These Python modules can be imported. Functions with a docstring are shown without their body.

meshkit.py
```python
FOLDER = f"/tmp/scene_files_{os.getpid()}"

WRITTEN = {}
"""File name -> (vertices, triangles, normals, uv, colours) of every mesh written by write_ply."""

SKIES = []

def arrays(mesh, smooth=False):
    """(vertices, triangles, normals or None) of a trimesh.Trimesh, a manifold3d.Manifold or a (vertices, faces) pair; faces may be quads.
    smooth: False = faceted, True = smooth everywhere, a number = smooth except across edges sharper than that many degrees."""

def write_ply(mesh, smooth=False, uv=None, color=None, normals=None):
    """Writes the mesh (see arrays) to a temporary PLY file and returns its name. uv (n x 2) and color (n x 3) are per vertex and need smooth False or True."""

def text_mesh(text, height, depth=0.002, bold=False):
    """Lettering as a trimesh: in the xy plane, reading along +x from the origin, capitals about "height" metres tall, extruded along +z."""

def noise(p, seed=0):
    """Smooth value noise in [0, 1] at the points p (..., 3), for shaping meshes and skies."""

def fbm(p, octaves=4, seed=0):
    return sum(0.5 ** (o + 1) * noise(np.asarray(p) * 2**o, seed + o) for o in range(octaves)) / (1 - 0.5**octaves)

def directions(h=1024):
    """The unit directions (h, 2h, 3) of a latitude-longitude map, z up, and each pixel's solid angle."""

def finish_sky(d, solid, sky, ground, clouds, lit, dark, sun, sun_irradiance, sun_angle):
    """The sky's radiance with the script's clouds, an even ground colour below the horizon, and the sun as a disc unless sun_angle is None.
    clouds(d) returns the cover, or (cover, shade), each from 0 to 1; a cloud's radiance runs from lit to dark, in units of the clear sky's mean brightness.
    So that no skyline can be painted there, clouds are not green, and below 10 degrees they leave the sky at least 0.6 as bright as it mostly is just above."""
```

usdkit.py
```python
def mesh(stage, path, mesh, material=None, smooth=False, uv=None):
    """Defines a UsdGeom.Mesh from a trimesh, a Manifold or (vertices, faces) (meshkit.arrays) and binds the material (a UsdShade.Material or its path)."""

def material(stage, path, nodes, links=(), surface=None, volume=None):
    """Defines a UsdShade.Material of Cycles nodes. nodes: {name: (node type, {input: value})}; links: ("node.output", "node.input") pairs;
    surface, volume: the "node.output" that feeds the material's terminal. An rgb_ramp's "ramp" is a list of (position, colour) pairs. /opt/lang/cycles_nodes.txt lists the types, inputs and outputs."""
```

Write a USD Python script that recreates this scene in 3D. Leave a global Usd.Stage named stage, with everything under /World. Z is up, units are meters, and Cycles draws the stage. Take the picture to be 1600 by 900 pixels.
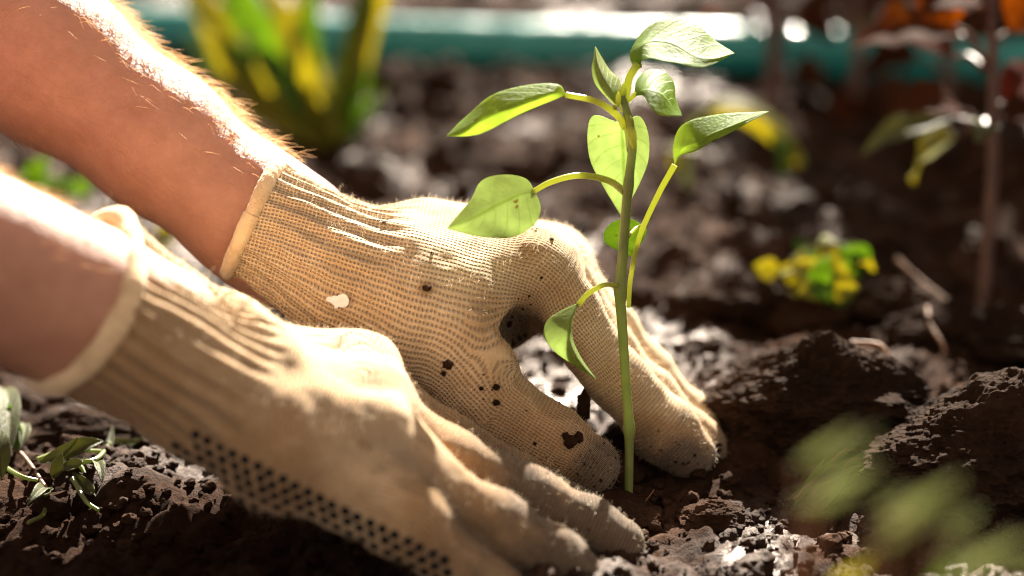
import math, numpy as np, trimesh, usdkit, meshkit
from pxr import Usd, UsdGeom, UsdLux, UsdShade, Gf, Sdf, Vt

stage = Usd.Stage.CreateInMemory()
UsdGeom.SetStageUpAxis(stage, 'Z'); UsdGeom.SetStageMetersPerUnit(stage, 1.0)
UsdGeom.Xform.Define(stage, '/World')
RNG = np.random.default_rng(7)

# ------------------------------------------------------------------ camera
PITCH = math.radians(18.0); FOCAL = 70.0; FPX = FOCAL / 36.0 * 1600
R_ = np.array([1.0, 0, 0]); F_ = np.array([0, math.cos(PITCH), -math.sin(PITCH)]); U_ = np.array([0, math.sin(PITCH), math.cos(PITCH)])
def ray(px, py):
    return (px - 800) / FPX * R_ - (py - 450) / FPX * U_ + F_
CAM = -0.65 * ray(982, 785); CAM[0] = 0.0
cam = UsdGeom.Camera.Define(stage, '/World/camera')
M = Gf.Matrix4d(*[*R_, 0, *U_, 0, *(-F_), 0, *CAM, 1])
cam.AddTransformOp().Set(M)
cam.CreateFocalLengthAttr(FOCAL); cam.CreateHorizontalApertureAttr(36.0); cam.CreateVerticalApertureAttr(20.25)
cam.CreateFStopAttr(4.0); cam.CreateFocusDistanceAttr(0.645)
cam.CreateClippingRangeAttr(Gf.Vec2f(0.02, 2000))
cam.CreateExposureAttr(2.7)
def P(px, py, d): return CAM + d * ray(px, py)

# ------------------------------------------------------------------ sky and sun
SUN = np.array([0.19, 1.0, 0.0]); SUN /= np.linalg.norm(SUN); EL = math.radians(32)
SUN = np.array([SUN[0] * math.cos(EL), SUN[1] * math.cos(EL), math.sin(EL)])
sky_mat = usdkit.material(stage, '/World/Looks/sky', {
    'sky': ('sky_texture', {'sky_type': 'single_scattering', 'sun_disc': False, 'sun_elevation': EL, 'sun_rotation': math.atan2(SUN[0], SUN[1]), 'aerosol_density': 2.0}),
    'warm_tint': ('mix', {'mix_type': 'mix', 'fac': 0.85, 'color2': (2.0, 1.50, 1.00)}),  # even warm colour mixed over the unseen sky, added to warm the shade
    'bg': ('background_shader', {'strength': 0.05})}, [('sky.color', 'warm_tint.color1'), ('warm_tint.color', 'bg.color')], surface='bg.background')
dome = UsdLux.DomeLight.Define(stage, '/World/sky'); dome.CreateIntensityAttr(1.0)
UsdShade.MaterialBindingAPI.Apply(dome.GetPrim()).Bind(sky_mat)
dome.GetPrim().SetCustomDataByKey('kind', 'structure')
sun = UsdLux.DistantLight.Define(stage, '/World/sun')
sun.CreateIntensityAttr(1.25); sun.CreateAngleAttr(0.6); sun.CreateNormalizeAttr(True); sun.CreateColorAttr(Gf.Vec3f(1.0, 0.90, 0.76))
zz = SUN; xx = np.cross([0, 0, 1.0], zz); xx /= np.linalg.norm(xx); yy = np.cross(zz, xx)
sun.AddTransformOp().Set(Gf.Matrix4d(*[*xx, 0, *yy, 0, *zz, 0, 0, 0, 5, 1]))

# ------------------------------------------------------------------ helpers
used = {}
def numbered(path):
    n = used.get(path, -1) + 1; used[path] = n
    return path if n == 0 else f'{path}_{n:03d}'
def tag(p, label=None, cat=None, group=None, kind=None):
    p = p.GetPrim() if hasattr(p, 'GetPrim') else p
    for k, v in (('label', label), ('category', cat), ('group', group), ('kind', kind)):
        if v: p.SetCustomDataByKey(k, v)
    return p
def obj(name, mesh, mat, parent='/World', smooth=40, uv=None, attrs=None):
    path = numbered(f'{parent}/{name}')
    m = usdkit.mesh(stage, path, mesh, mat, smooth=smooth, uv=uv)
    for k, a in (attrs or {}).items():
        UsdGeom.PrimvarsAPI(m).CreatePrimvar(k, Sdf.ValueTypeNames.FloatArray, 'vertex').Set(Vt.FloatArray.FromNumpy(np.asarray(a, np.float32)))
    return m.GetPrim()
def thing(name, label, cat, group=None, loc=(0, 0, 0)):
    path = numbered(f'/World/{name}')
    x = UsdGeom.Xform.Define(stage, path)
    if tuple(loc) != (0, 0, 0): x.AddTranslateOp().Set(Gf.Vec3d(*map(float, loc)))
    tag(x, label, cat, group)
    return path
def curves(name, pts, widths, mat, parent='/World'):
    """pts: (n, k, 3) strands; widths: (k,) taper in metres."""
    path = numbered(f'{parent}/{name}')
    c = UsdGeom.BasisCurves.Define(stage, path)
    n, k, _ = pts.shape
    c.CreateTypeAttr('linear'); c.CreateWrapAttr('nonperiodic')
    c.CreatePointsAttr(Vt.Vec3fArray.FromNumpy(pts.reshape(-1, 3).astype(np.float32)))
    c.CreateCurveVertexCountsAttr(Vt.IntArray.FromNumpy(np.full(n, k, np.int32)))
    c.CreateWidthsAttr(Vt.FloatArray.FromNumpy(np.tile(np.asarray(widths, np.float32), n))); c.SetWidthsInterpolation('vertex')
    UsdShade.MaterialBindingAPI.Apply(c.GetPrim()).Bind(mat)
    return c.GetPrim()
def nrm(v): v = np.asarray(v, float); return v / (np.linalg.norm(v, axis=-1, keepdims=True) + 1e-12)
def spline(pts, n):
    """Catmull-Rom through rows of pts, n samples."""
    p = np.asarray(pts, float)
    if len(p) == 2: t = np.linspace(0, 1, n)[:, None]; return p[0] * (1 - t) + p[1] * t
    q = np.vstack([2 * p[0] - p[1], p, 2 * p[-1] - p[-2]])
    s = np.linspace(0, len(p) - 1 - 1e-9, n); i = s.astype(int); t = (s - i)[:, None]
    a, b, c, d = q[i], q[i + 1], q[i + 2], q[i + 3]
    return 0.5 * (2 * b + (c - a) * t + (2 * a - 5 * b + 4 * c - d) * t * t + (3 * b - a - 3 * c + d) * t ** 3)
def tube(pts, radii, sides=10, caps=True, bump=None):
    p = np.asarray(pts, float); n = len(p); r = np.broadcast_to(radii, (n,))
    t = nrm(np.gradient(p, axis=0)); up = np.array([0.31, 0.22, 0.93])
    a = nrm(np.cross(t, up)); b = np.cross(t, a)
    ang = np.arange(sides) * 2 * np.pi / sides
    rr = np.repeat(r[:, None], sides, 1)
    if bump is not None: rr = rr * bump(np.arange(n)[:, None], ang[None])
    v = p[:, None] + rr[..., None] * (np.cos(ang)[None, :, None] * a[:, None] + np.sin(ang)[None, :, None] * b[:, None])
    i, j = np.meshgrid(np.arange(n - 1), np.arange(sides), indexing='ij'); j2 = (j + 1) % sides
    q = np.stack([i * sides + j, i * sides + j2, (i + 1) * sides + j2, (i + 1) * sides + j], -1).reshape(-1, 4)
    f = np.vstack([q[:, [0, 1, 2]], q[:, [0, 2, 3]]]); v = v.reshape(-1, 3)
    if caps:
        v = np.vstack([v, p[0], p[-1]]); k = np.arange(sides)
        f = np.vstack([f, np.stack([np.full(sides, n * sides), (k + 1) % sides, k], 1), np.stack([np.full(sides, n * sides + 1), (n - 1) * sides + k, (n - 1) * sides + (k + 1) % sides], 1)])
    return trimesh.Trimesh(v, f[:, ::-1], process=False)
def noised(center, r, seed, squash=(1, 1, 1), amp=0.5, sub=3, freq=1.6, octaves=4):
    m = trimesh.creation.icosphere(sub, 1.0); v = m.vertices
    k = meshkit.fbm(v * freq + seed * 7.3 + 50, octaves, seed) - 0.5
    v = v * (1 + amp * 2 * k[:, None]) * np.asarray(squash) * r
    return trimesh.Trimesh(v + np.asarray(center), m.faces, process=False)

# ------------------------------------------------------------------ materials
def mat(name, nodes, links, surface='p.BSDF', volume=None): return usdkit.material(stage, f'/World/Looks/{name}', nodes, links, surface=surface, volume=volume)
def soil_material(name, dark, mid, light, wet_lo=0.50, wet_hi=0.68):
    return mat(name, {
        'g': ('geometry', {}),
        'n1': ('noise_texture', {'scale': 28.0, 'detail': 6.0, 'roughness': 0.65}),
        'n2': ('noise_texture', {'scale': 420.0, 'detail': 5.0, 'roughness': 0.7}),
        'n3': ('noise_texture', {'scale': 9.0, 'detail': 4.0, 'roughness': 0.6}),
        'n4': ('noise_texture', {'scale': 1500.0, 'detail': 3.0, 'roughness': 0.7}),
        'r1': ('rgb_ramp', {'ramp': [(0.3, dark), (0.55, mid), (0.78, light)]}),
        'mx': ('mix', {'mix_type': 'multiply', 'fac': 0.75}),
        'r2': ('rgb_ramp', {'ramp': [(0.25, (0.45, 0.42, 0.40)), (0.6, (1, 1, 1)), (0.8, (1.5, 1.4, 1.3))]}),
        'wa': ('attribute', {'attribute': 'wetness'}), 'ws': ('math', {'math_type': 'multiply_add', 'value2': 0.21}),
        'wet': ('map_range', {'from_min': wet_lo, 'from_max': wet_hi, 'to_min': 0.9, 'to_max': 0.28, 'clamp': True}),
        'wc': ('map_range', {'from_min': wet_lo, 'from_max': wet_hi, 'to_min': 0.0, 'to_max': 0.45, 'clamp': True}),
        'mxw': ('mix', {'mix_type': 'multiply', 'color2': (0.55, 0.5, 0.48)}),
        'add': ('math', {'math_type': 'multiply_add', 'value2': 0.45}),
        'b': ('bump', {'strength': 0.9, 'distance': 0.0022}),
        'sp': ('map_range', {'from_min': wet_lo, 'from_max': wet_hi, 'to_min': 0.07, 'to_max': 0.5, 'clamp': True}),
        'p': ('principled_bsdf', {'ior': 1.4, 'specular_tint': (1.0, 0.72, 0.58)})},
        [('g.position', 'n1.vector'), ('g.position', 'n2.vector'), ('g.position', 'n3.vector'), ('g.position', 'n4.vector'),
         ('n1.fac', 'r1.fac'), ('r1.color', 'mx.color1'), ('n2.fac', 'r2.fac'), ('r2.color', 'mx.color2'),
         ('wa.fac', 'ws.value1'), ('n3.fac', 'ws.value3'), ('ws.value', 'wet.value'), ('ws.value', 'sp.value'), ('sp.result', 'p.specular_ior_level'), ('ws.value', 'wc.value'), ('wc.result', 'mxw.fac'), ('mx.color', 'mxw.color1'), ('mxw.color', 'p.base_color'), ('wet.result', 'p.roughness'),
         ('n4.fac', 'add.value1'), ('n2.fac', 'add.value3'), ('add.value', 'b.height'), ('b.normal', 'p.normal')])
soil = soil_material('soil', (0.015, 0.0076, 0.0045), (0.042, 0.0215, 0.0132), (0.120, 0.064, 0.040))
clod_soil = soil_material('clod_soil', (0.014, 0.0076, 0.0048), (0.031, 0.0172, 0.0108), (0.062, 0.036, 0.023), 0.66, 0.85)
def glove_material(name, base):
    PV, PU = 0.00118, 0.00130
    return mat(name, {
        'uv': ('uvmap', {'attribute': 'st'}),
        'sx': ('separate_xyz', {}),
        'wob': ('noise_texture', {'scale': 130.0, 'detail': 3.0}),
        'g': ('geometry', {}),
        'vv': ('math', {'math_type': 'multiply_add', 'value2': 0.0013}),
        'v1': ('math', {'math_type': 'multiply', 'value2': math.pi / PV}),
        'u1': ('math', {'math_type': 'multiply', 'value2': math.pi / PU}),
        'sv': ('math', {'math_type': 'sine'}), 'su': ('math', {'math_type': 'sine'}),
        'sv2': ('math', {'math_type': 'power', 'value2': 4.0}), 'su2': ('math', {'math_type': 'power', 'value2': 2.0}),
        'av': ('math', {'math_type': 'absolute'}), 'au': ('math', {'math_type': 'absolute'}),
        'gap': ('math', {'math_type': 'multiply'}),
        'inv': ('math', {'math_type': 'subtract', 'value1': 1.0}),
        'fib': ('noise_texture', {'scale': 1800.0, 'detail': 3.0, 'roughness': 0.7}),
        'h': ('math', {'math_type': 'multiply_add', 'value2': 0.35}),
        'b': ('bump', {'strength': 1.0, 'distance': 0.0011}),
        'blotch': ('noise_texture', {'scale': 45.0, 'detail': 5.0, 'roughness': 0.6}),
        'br': ('rgb_ramp', {'ramp': [(0.3, tuple(c * 0.80 for c in base)), (0.65, base)]}),
        'gap_shade': ('mix', {'mix_type': 'multiply', 'color2': (0.42, 0.33, 0.22)}),  # knit gaps darkened in the base colour, occlusion painted into the holes
        'gs': ('math', {'math_type': 'multiply', 'value2': 0.6}),
        'dirt': ('attribute', {'attribute': 'stain_and_shade'}),
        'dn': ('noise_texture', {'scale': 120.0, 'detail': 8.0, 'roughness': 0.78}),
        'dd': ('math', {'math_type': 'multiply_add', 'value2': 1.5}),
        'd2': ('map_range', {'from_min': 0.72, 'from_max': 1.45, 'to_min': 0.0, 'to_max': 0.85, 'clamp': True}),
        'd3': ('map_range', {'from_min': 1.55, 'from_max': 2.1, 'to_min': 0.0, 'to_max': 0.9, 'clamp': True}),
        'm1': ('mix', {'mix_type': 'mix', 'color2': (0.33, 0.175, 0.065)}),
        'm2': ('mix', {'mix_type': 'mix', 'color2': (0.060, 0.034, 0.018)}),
        'p': ('principled_bsdf', {'roughness': 0.9, 'specular_ior_level': 0.15, 'sheen_weight': 0.35, 'sheen_roughness': 0.5, 'sheen_tint': (1, 0.93, 0.82)})},
        [('uv.UV', 'sx.vector'), ('g.position', 'wob.vector'), ('wob.fac', 'vv.value1'), ('sx.y', 'vv.value3'), ('vv.value', 'v1.value1'), ('sx.x', 'u1.value1'),
         ('v1.value', 'sv.value1'), ('u1.value', 'su.value1'), ('sv.value', 'av.value1'), ('su.value', 'au.value1'), ('av.value', 'sv2.value1'), ('au.value', 'su2.value1'),
         ('sv2.value', 'gap.value1'), ('su2.value', 'gap.value2'), ('gap.value', 'inv.value2'),
         ('g.position', 'fib.vector'), ('fib.fac', 'h.value1'), ('inv.value', 'h.value3'), ('h.value', 'b.height'), ('b.normal', 'p.normal'),
         ('g.position', 'blotch.vector'), ('blotch.fac', 'br.fac'), ('br.color', 'gap_shade.color1'), ('gap.value', 'gs.value1'), ('gs.value', 'gap_shade.fac'),
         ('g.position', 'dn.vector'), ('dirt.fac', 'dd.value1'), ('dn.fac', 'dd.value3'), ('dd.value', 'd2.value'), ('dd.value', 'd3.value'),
         ('gap_shade.color', 'm1.color1'), ('d2.result', 'm1.fac'), ('m1.color', 'm2.color1'), ('d3.result', 'm2.fac'), ('m2.color', 'p.base_color')])
GLOVE = (0.80, 0.60, 0.375)
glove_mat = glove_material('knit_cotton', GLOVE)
hem_mat = mat('hem_yarn', {'g': ('geometry', {}), 'n': ('noise_texture', {'scale': 1200.0, 'detail': 3.0}), 'b': ('bump', {'strength': 0.7, 'distance': 0.0006}),
    'n2': ('noise_texture', {'scale': 90.0, 'detail': 4.0}), 'r': ('rgb_ramp', {'ramp': [(0.3, (0.52, 0.38, 0.22)), (0.6, GLOVE)]}),
    'p': ('principled_bsdf', {'roughness': 0.9, 'specular_ior_level': 0.15, 'sheen_weight': 0.3})},
    [('g.position', 'n.vector'), ('n.fac', 'b.height'), ('b.normal', 'p.normal'), ('g.position', 'n2.vector'), ('n2.fac', 'r.fac'), ('r.color', 'p.base_color')])
fuzz_mat = mat('cotton_fuzz', {'d': ('diffuse_bsdf', {'color': (0.85, 0.74, 0.56)}), 't': ('translucent_bsdf', {'color': (0.85, 0.74, 0.56)}), 'm': ('mix_closure', {'fac': 0.5})},
    [('d.BSDF', 'm.closure1'), ('t.BSDF', 'm.closure2')], surface='m.closure')
hair_mat = mat('arm_hair', {'d': ('principled_bsdf', {'base_color': (0.42, 0.22, 0.09), 'roughness': 0.35}), 't': ('translucent_bsdf', {'color': (0.75, 0.45, 0.2)}), 'm': ('mix_closure', {'fac': 0.5})},
    [('d.BSDF', 'm.closure1'), ('t.BSDF', 'm.closure2')], surface='m.closure')
skin_mat = mat('skin', {'g': ('geometry', {}), 'n': ('noise_texture', {'scale': 85.0, 'detail': 7.0, 'roughness': 0.72}), 'n2': ('noise_texture', {'scale': 900.0, 'detail': 4.0, 'roughness': 0.6}),
    'r': ('rgb_ramp', {'ramp': [(0.3, (0.33, 0.155, 0.100)), (0.7, (0.45, 0.230, 0.155))]}), 'b': ('bump', {'strength': 0.5, 'distance': 0.0008}),
    'p': ('principled_bsdf', {'roughness': 0.5, 'specular_ior_level': 0.4, 'subsurface_weight': 0.10, 'subsurface_scale': 0.004, 'subsurface_radius': (1.0, 0.35, 0.2)})},
    [('g.position', 'n.vector'), ('g.position', 'n2.vector'), ('n.fac', 'r.fac'), ('r.color', 'p.base_color'), ('n2.fac', 'b.height'), ('b.normal', 'p.normal')])
def cloth_material(name, c):
    return mat(name, {'g': ('geometry', {}), 'n': ('noise_texture', {'scale': 700.0, 'detail': 3.0}), 'b': ('bump', {'strength': 0.5, 'distance': 0.0008}), 'p': ('principled_bsdf', {'base_color': c, 'roughness': 0.9, 'specular_ior_level': 0.2})},
        [('g.position', 'n.vector'), ('n.fac', 'b.height'), ('b.normal', 'p.normal')])
rubber_mat = mat('rubber', {'p': ('principled_bsdf', {'base_color': (0.010, 0.009, 0.009), 'roughness': 0.8, 'specular_ior_level': 0.2})}, [])
def leaf_material(name, top, trans, mixfac=0.5, vein=(1.9, 1.6, 1.4), nveins=8.0, rough=0.5, spec=0.16):
    trans_b = tuple(c * k for c, k in zip(trans, (.62, .42, .35)))
    """Translucent leaf with a midrib and side veins, read from the leaf's own coordinates (st: across -1..1, along 0..1)."""
    return mat(name, {
        'uv': ('uvmap', {'attribute': 'st'}), 's': ('separate_xyz', {}), 'g': ('geometry', {}),
        'n': ('noise_texture', {'scale': 110.0, 'detail': 5.0, 'roughness': 0.6}),
        'n2': ('noise_texture', {'scale': 900.0, 'detail': 3.0, 'roughness': 0.6}),
        'a': ('math', {'math_type': 'absolute'}),
        'sl': ('math', {'math_type': 'multiply_add', 'value2': -0.32}),
        'nw': ('math', {'math_type': 'multiply_add', 'value2': 0.05}),
        'f': ('math', {'math_type': 'multiply', 'value2': math.pi * nveins}), 'si': ('math', {'math_type': 'sine'}), 'ab': ('math', {'math_type': 'absolute'}),
        'sv': ('map_range', {'from_min': 0.0, 'from_max': 0.20, 'to_min': 0.75, 'to_max': 0.0, 'clamp': True}),
        'mr': ('map_range', {'from_min': 0.025, 'from_max': 0.075, 'to_min': 1.0, 'to_max': 0.0, 'clamp': True}),
        'vx': ('math', {'math_type': 'maximum'}),
        'c1': ('rgb_ramp', {'ramp': [(0.3, tuple(0.78 * c for c in top)), (0.7, tuple(1.2 * c for c in top))]}),
        'c2': ('rgb_ramp', {'ramp': [(0.3, tuple(0.82 * c for c in trans)), (0.7, tuple(1.12 * c for c in trans))]}),
        'v1': ('mix', {'mix_type': 'multiply', 'color2': vein}), 'v2': ('mix', {'mix_type': 'multiply', 'color2': (0.70, 0.78, 0.55)}),
        'hh': ('math', {'math_type': 'multiply_add', 'value2': -0.8}),
        'n5': ('noise_texture', {'scale': 330.0, 'detail': 2.0}), 'sp': ('map_range', {'from_min': 0.70, 'from_max': 0.76, 'to_min': 0.0, 'to_max': 0.9, 'clamp': True}), 'v3': ('mix', {'mix_type': 'mix', 'color2': trans_b}), 'v4': ('mix', {'mix_type': 'mix', 'color2': (0.12, 0.08, 0.02)}),
        'b': ('bump', {'strength': 0.55, 'distance': 0.0006}),
        'p': ('principled_bsdf', {'roughness': rough, 'specular_ior_level': spec}),
        't': ('translucent_bsdf', {}), 'm': ('mix_closure', {'fac': mixfac})},
        [('uv.UV', 's.vector'), ('g.position', 'n.vector'), ('g.position', 'n2.vector'), ('s.x', 'a.value1'), ('a.value', 'sl.value1'), ('s.y', 'nw.value3'), ('n.fac', 'nw.value1'), ('nw.value', 'sl.value3'),
         ('sl.value', 'f.value1'), ('f.value', 'si.value1'), ('si.value', 'ab.value1'), ('ab.value', 'sv.value'), ('a.value', 'mr.value'), ('sv.result', 'vx.value1'), ('mr.result', 'vx.value2'),
         ('n.fac', 'c1.fac'), ('n.fac', 'c2.fac'), ('c1.color', 'v1.color1'), ('c2.color', 'v2.color1'), ('vx.value', 'v1.fac'), ('vx.value', 'v2.fac'),
         ('vx.value', 'hh.value1'), ('n2.fac', 'hh.value3'), ('hh.value', 'b.height'), ('b.normal', 'p.normal'),
         ('g.position', 'n5.vector'), ('n5.fac', 'sp.value'), ('sp.result', 'v3.fac'), ('sp.result', 'v4.fac'), ('v2.color', 'v3.color1'), ('v1.color', 'v4.color1'), ('v4.color', 'p.base_color'), ('v3.color', 't.color'), ('p.BSDF', 'm.closure1'), ('t.BSDF', 'm.closure2')], surface='m.closure')
pepper_leaf = leaf_material('pepper_leaf', (0.14, 0.25, 0.045), (0.56, 0.68, 0.18), 0.6, rough=.55)
pepper_leaf_young = leaf_material('pepper_leaf_young', (0.24, 0.32, 0.10), (0.46, 0.55, 0.26), 0.62, rough=.55)
yellow_leaf = leaf_material('yellow_green_leaf', (0.18, 0.19, 0.03), (0.62, 0.55, 0.08), 0.5, nveins=3.0)
bronze_leaf = leaf_material('bronze_leaf', (0.042, 0.018, 0.010), (0.58, 0.25, 0.03), 0.45, rough=.8, spec=.04)
red_leaf = leaf_material('red_leaf', (0.09, 0.022, 0.014), (0.42, 0.11, 0.04), 0.4, rough=.8, spec=.04)
weed_leaf = leaf_material('weed_leaf', (0.07, 0.15, 0.025), (0.36, 0.50, 0.07), 0.5)
pale_leaf = leaf_material('pale_weed_leaf', (0.30, 0.33, 0.18), (0.40, 0.42, 0.22), 0.5, spec=.03)
dull_leaf = leaf_material('withered_leaf', (0.085, 0.095, 0.04), (0.24, 0.24, 0.08), 0.4)
dark_leaf = leaf_material('shrub_leaf', (0.04, 0.075, 0.015), (0.22, 0.24, 0.03), 0.4)
def stem_material(name, c1, c2, rough=0.4, ss=0.3):
    return mat(name, {'g': ('geometry', {}), 'n': ('noise_texture', {'scale': 150.0, 'detail': 4.0}), 'r': ('rgb_ramp', {'ramp': [(0.3, c1), (0.7, c2)]}),
        'b': ('bump', {'strength': 0.3, 'distance': 0.0005}), 'p': ('principled_bsdf', {'roughness': rough}), 't': ('translucent_bsdf', {'color': tuple(min(1, 2.2 * c) for c in c2)}), 'm': ('mix_closure', {'fac': ss})},
        [('g.position', 'n.vector'), ('n.fac', 'r.fac'), ('r.color', 'p.base_color'), ('n.fac', 'b.height'), ('b.normal', 'p.normal'), ('p.BSDF', 'm.closure1'), ('t.BSDF', 'm.closure2')], surface='m.closure')
stem_mat = stem_material('green_stem', (0.15, 0.19, 0.055), (0.24, 0.285, 0.085), 0.4, 0.22)
petiole_mat = stem_material('petiole', (0.24, 0.28, 0.05), (0.34, 0.36, 0.08), 0.35, 0.45)
bronze_stem = stem_material('bronze_stem', (0.055, 0.022, 0.016), (0.11, 0.05, 0.035), 0.45, 0.12)
root_mat = stem_material('dry_root', (0.16, 0.075, 0.035), (0.26, 0.14, 0.07), 0.6, 0.1)
pipe_mat = mat('teal_plastic', {'g': ('geometry', {}), 'n': ('noise_texture', {'scale': 35.0, 'detail': 4.0}), 'r': ('rgb_ramp', {'ramp': [(0.3, (0.012, 0.16, 0.15)), (0.7, (0.02, 0.24, 0.22))]}),
    'b': ('bump', {'strength': 0.7, 'distance': 0.004}), 'rr': ('map_range', {'from_min': 0.3, 'from_max': 0.7, 'to_min': 0.2, 'to_max': 0.42}), 'p': ('principled_bsdf', {})},
    [('g.position', 'n.vector'), ('n.fac', 'r.fac'), ('r.color', 'p.base_color'), ('n.fac', 'rr.value'), ('rr.result', 'p.roughness'), ('n.fac', 'b.height'), ('b.normal', 'p.normal')])
flake_mat = mat('white_flake', {'p': ('principled_bsdf', {'base_color': (0.82, 0.80, 0.78), 'roughness': 0.45, 'subsurface_weight': 0.2, 'subsurface_scale': 0.002})}, [])

# ------------------------------------------------------------------ ground
def ground_pt(px, py, z=0.0):
    r = ray(px, py); t = (z - CAM[2]) / r[2]; return CAM + t * r
MOUNDS = []   # (x, y, height, radius x, radius y)
def add_mound(px, py, h, rx, ry): g = ground_pt(px, py); MOUNDS.append((g[0], g[1], h, rx, ry))
add_mound(1290, 660, 0.008, 0.035, 0.022); add_mound(1540, 760, 0.012, 0.045, 0.04)
add_mound(150, 700, 0.006, 0.06, 0.04); add_mound(1250, 420, 0.014, 0.08, 0.05)
BASE = ground_pt(1020, 760)
def height(x, y, fine=True):
    x = np.asarray(x, float); y = np.asarray(y, float); p = np.stack([x, y, np.zeros_like(x)], -1)
    h = 0.022 * (meshkit.fbm(p * 9 + 3.1, 3, 1) - 0.5) + (0.026 + 0.016 * np.clip((y - .12) / .15, 0, 1)) * (meshkit.fbm(p * 26 + 9.7, 3, 5) - 0.5)
    b = np.abs(2 * meshkit.noise(p * 45 + 1.7, 11) - 1); h = h + 0.0095 * (np.sqrt(b) - 0.6)
    for (mx, my, mh, rx, ry) in MOUNDS:
        h = h + mh * np.exp(-(((x - mx) / rx) ** 2 + ((y - my) / ry) ** 2) ** 1.3)
    w = np.exp(-(((x - BASE[0]) / .085) ** 2 + ((y - BASE[1]) / .07) ** 2) ** 1.5); h = h * (1 - .55 * w) - .003 * w
    b2 = np.abs(2 * meshkit.noise(p * 120 + 5.7, 21) - 1); h = h + 0.0040 * (np.sqrt(b2) - 0.6) + 0.0030 * (meshkit.fbm(p * 330 + 2.2, 2, 31) - 0.5) * 2
    return h
gx = np.concatenate([-np.geomspace(0.42, 60, 50)[::-1], np.arange(-0.415, 0.42, 0.0021), np.geomspace(0.425, 60, 50)])
gy = np.concatenate([-np.geomspace(0.3, 60, 40)[::-1] , np.arange(-0.297, 0.25, 0.0021), np.arange(0.25, 1.3, 0.006), np.geomspace(1.306, 60, 50)])
X, Y = np.meshgrid(gx, gy)
Z = height(X, Y)
far = np.clip((np.hypot(X, Y) - 2) / 4, 0, 1); Z = Z * (1 - far)
nx, ny = len(gx), len(gy); i, j = np.meshgrid(np.arange(nx - 1), np.arange(ny - 1)); k = (j * nx + i).ravel()
wetness = np.zeros(X.size)
for px, py, r_ in [(1240, 775, .018), (1200, 860, .012), (1060, 520, .035), (890, 600, .04), (1150, 660, .02), (1340, 560, .02)]:
    g = ground_pt(px, py); wetness = np.maximum(wetness, np.exp(-((X.ravel() - g[0]) ** 2 + (Y.ravel() - g[1]) ** 2) / r_ ** 2))
tag(obj('ground', (np.stack([X.ravel(), Y.ravel(), Z.ravel()], 1), np.stack([k, k + 1, k + nx + 1, k + nx], 1)), soil, smooth=True, attrs={'wetness': wetness}), kind='structure', label='dark damp garden soil with clods and wet shiny patches')
def gz(x, y): return float(height(np.array([x]), np.array([y]))[0])
def on_ground(px, py):
    g = ground_pt(px, py)
    for _ in range(4): g = ground_pt(px, py, gz(g[0], g[1]))
    return g

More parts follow.
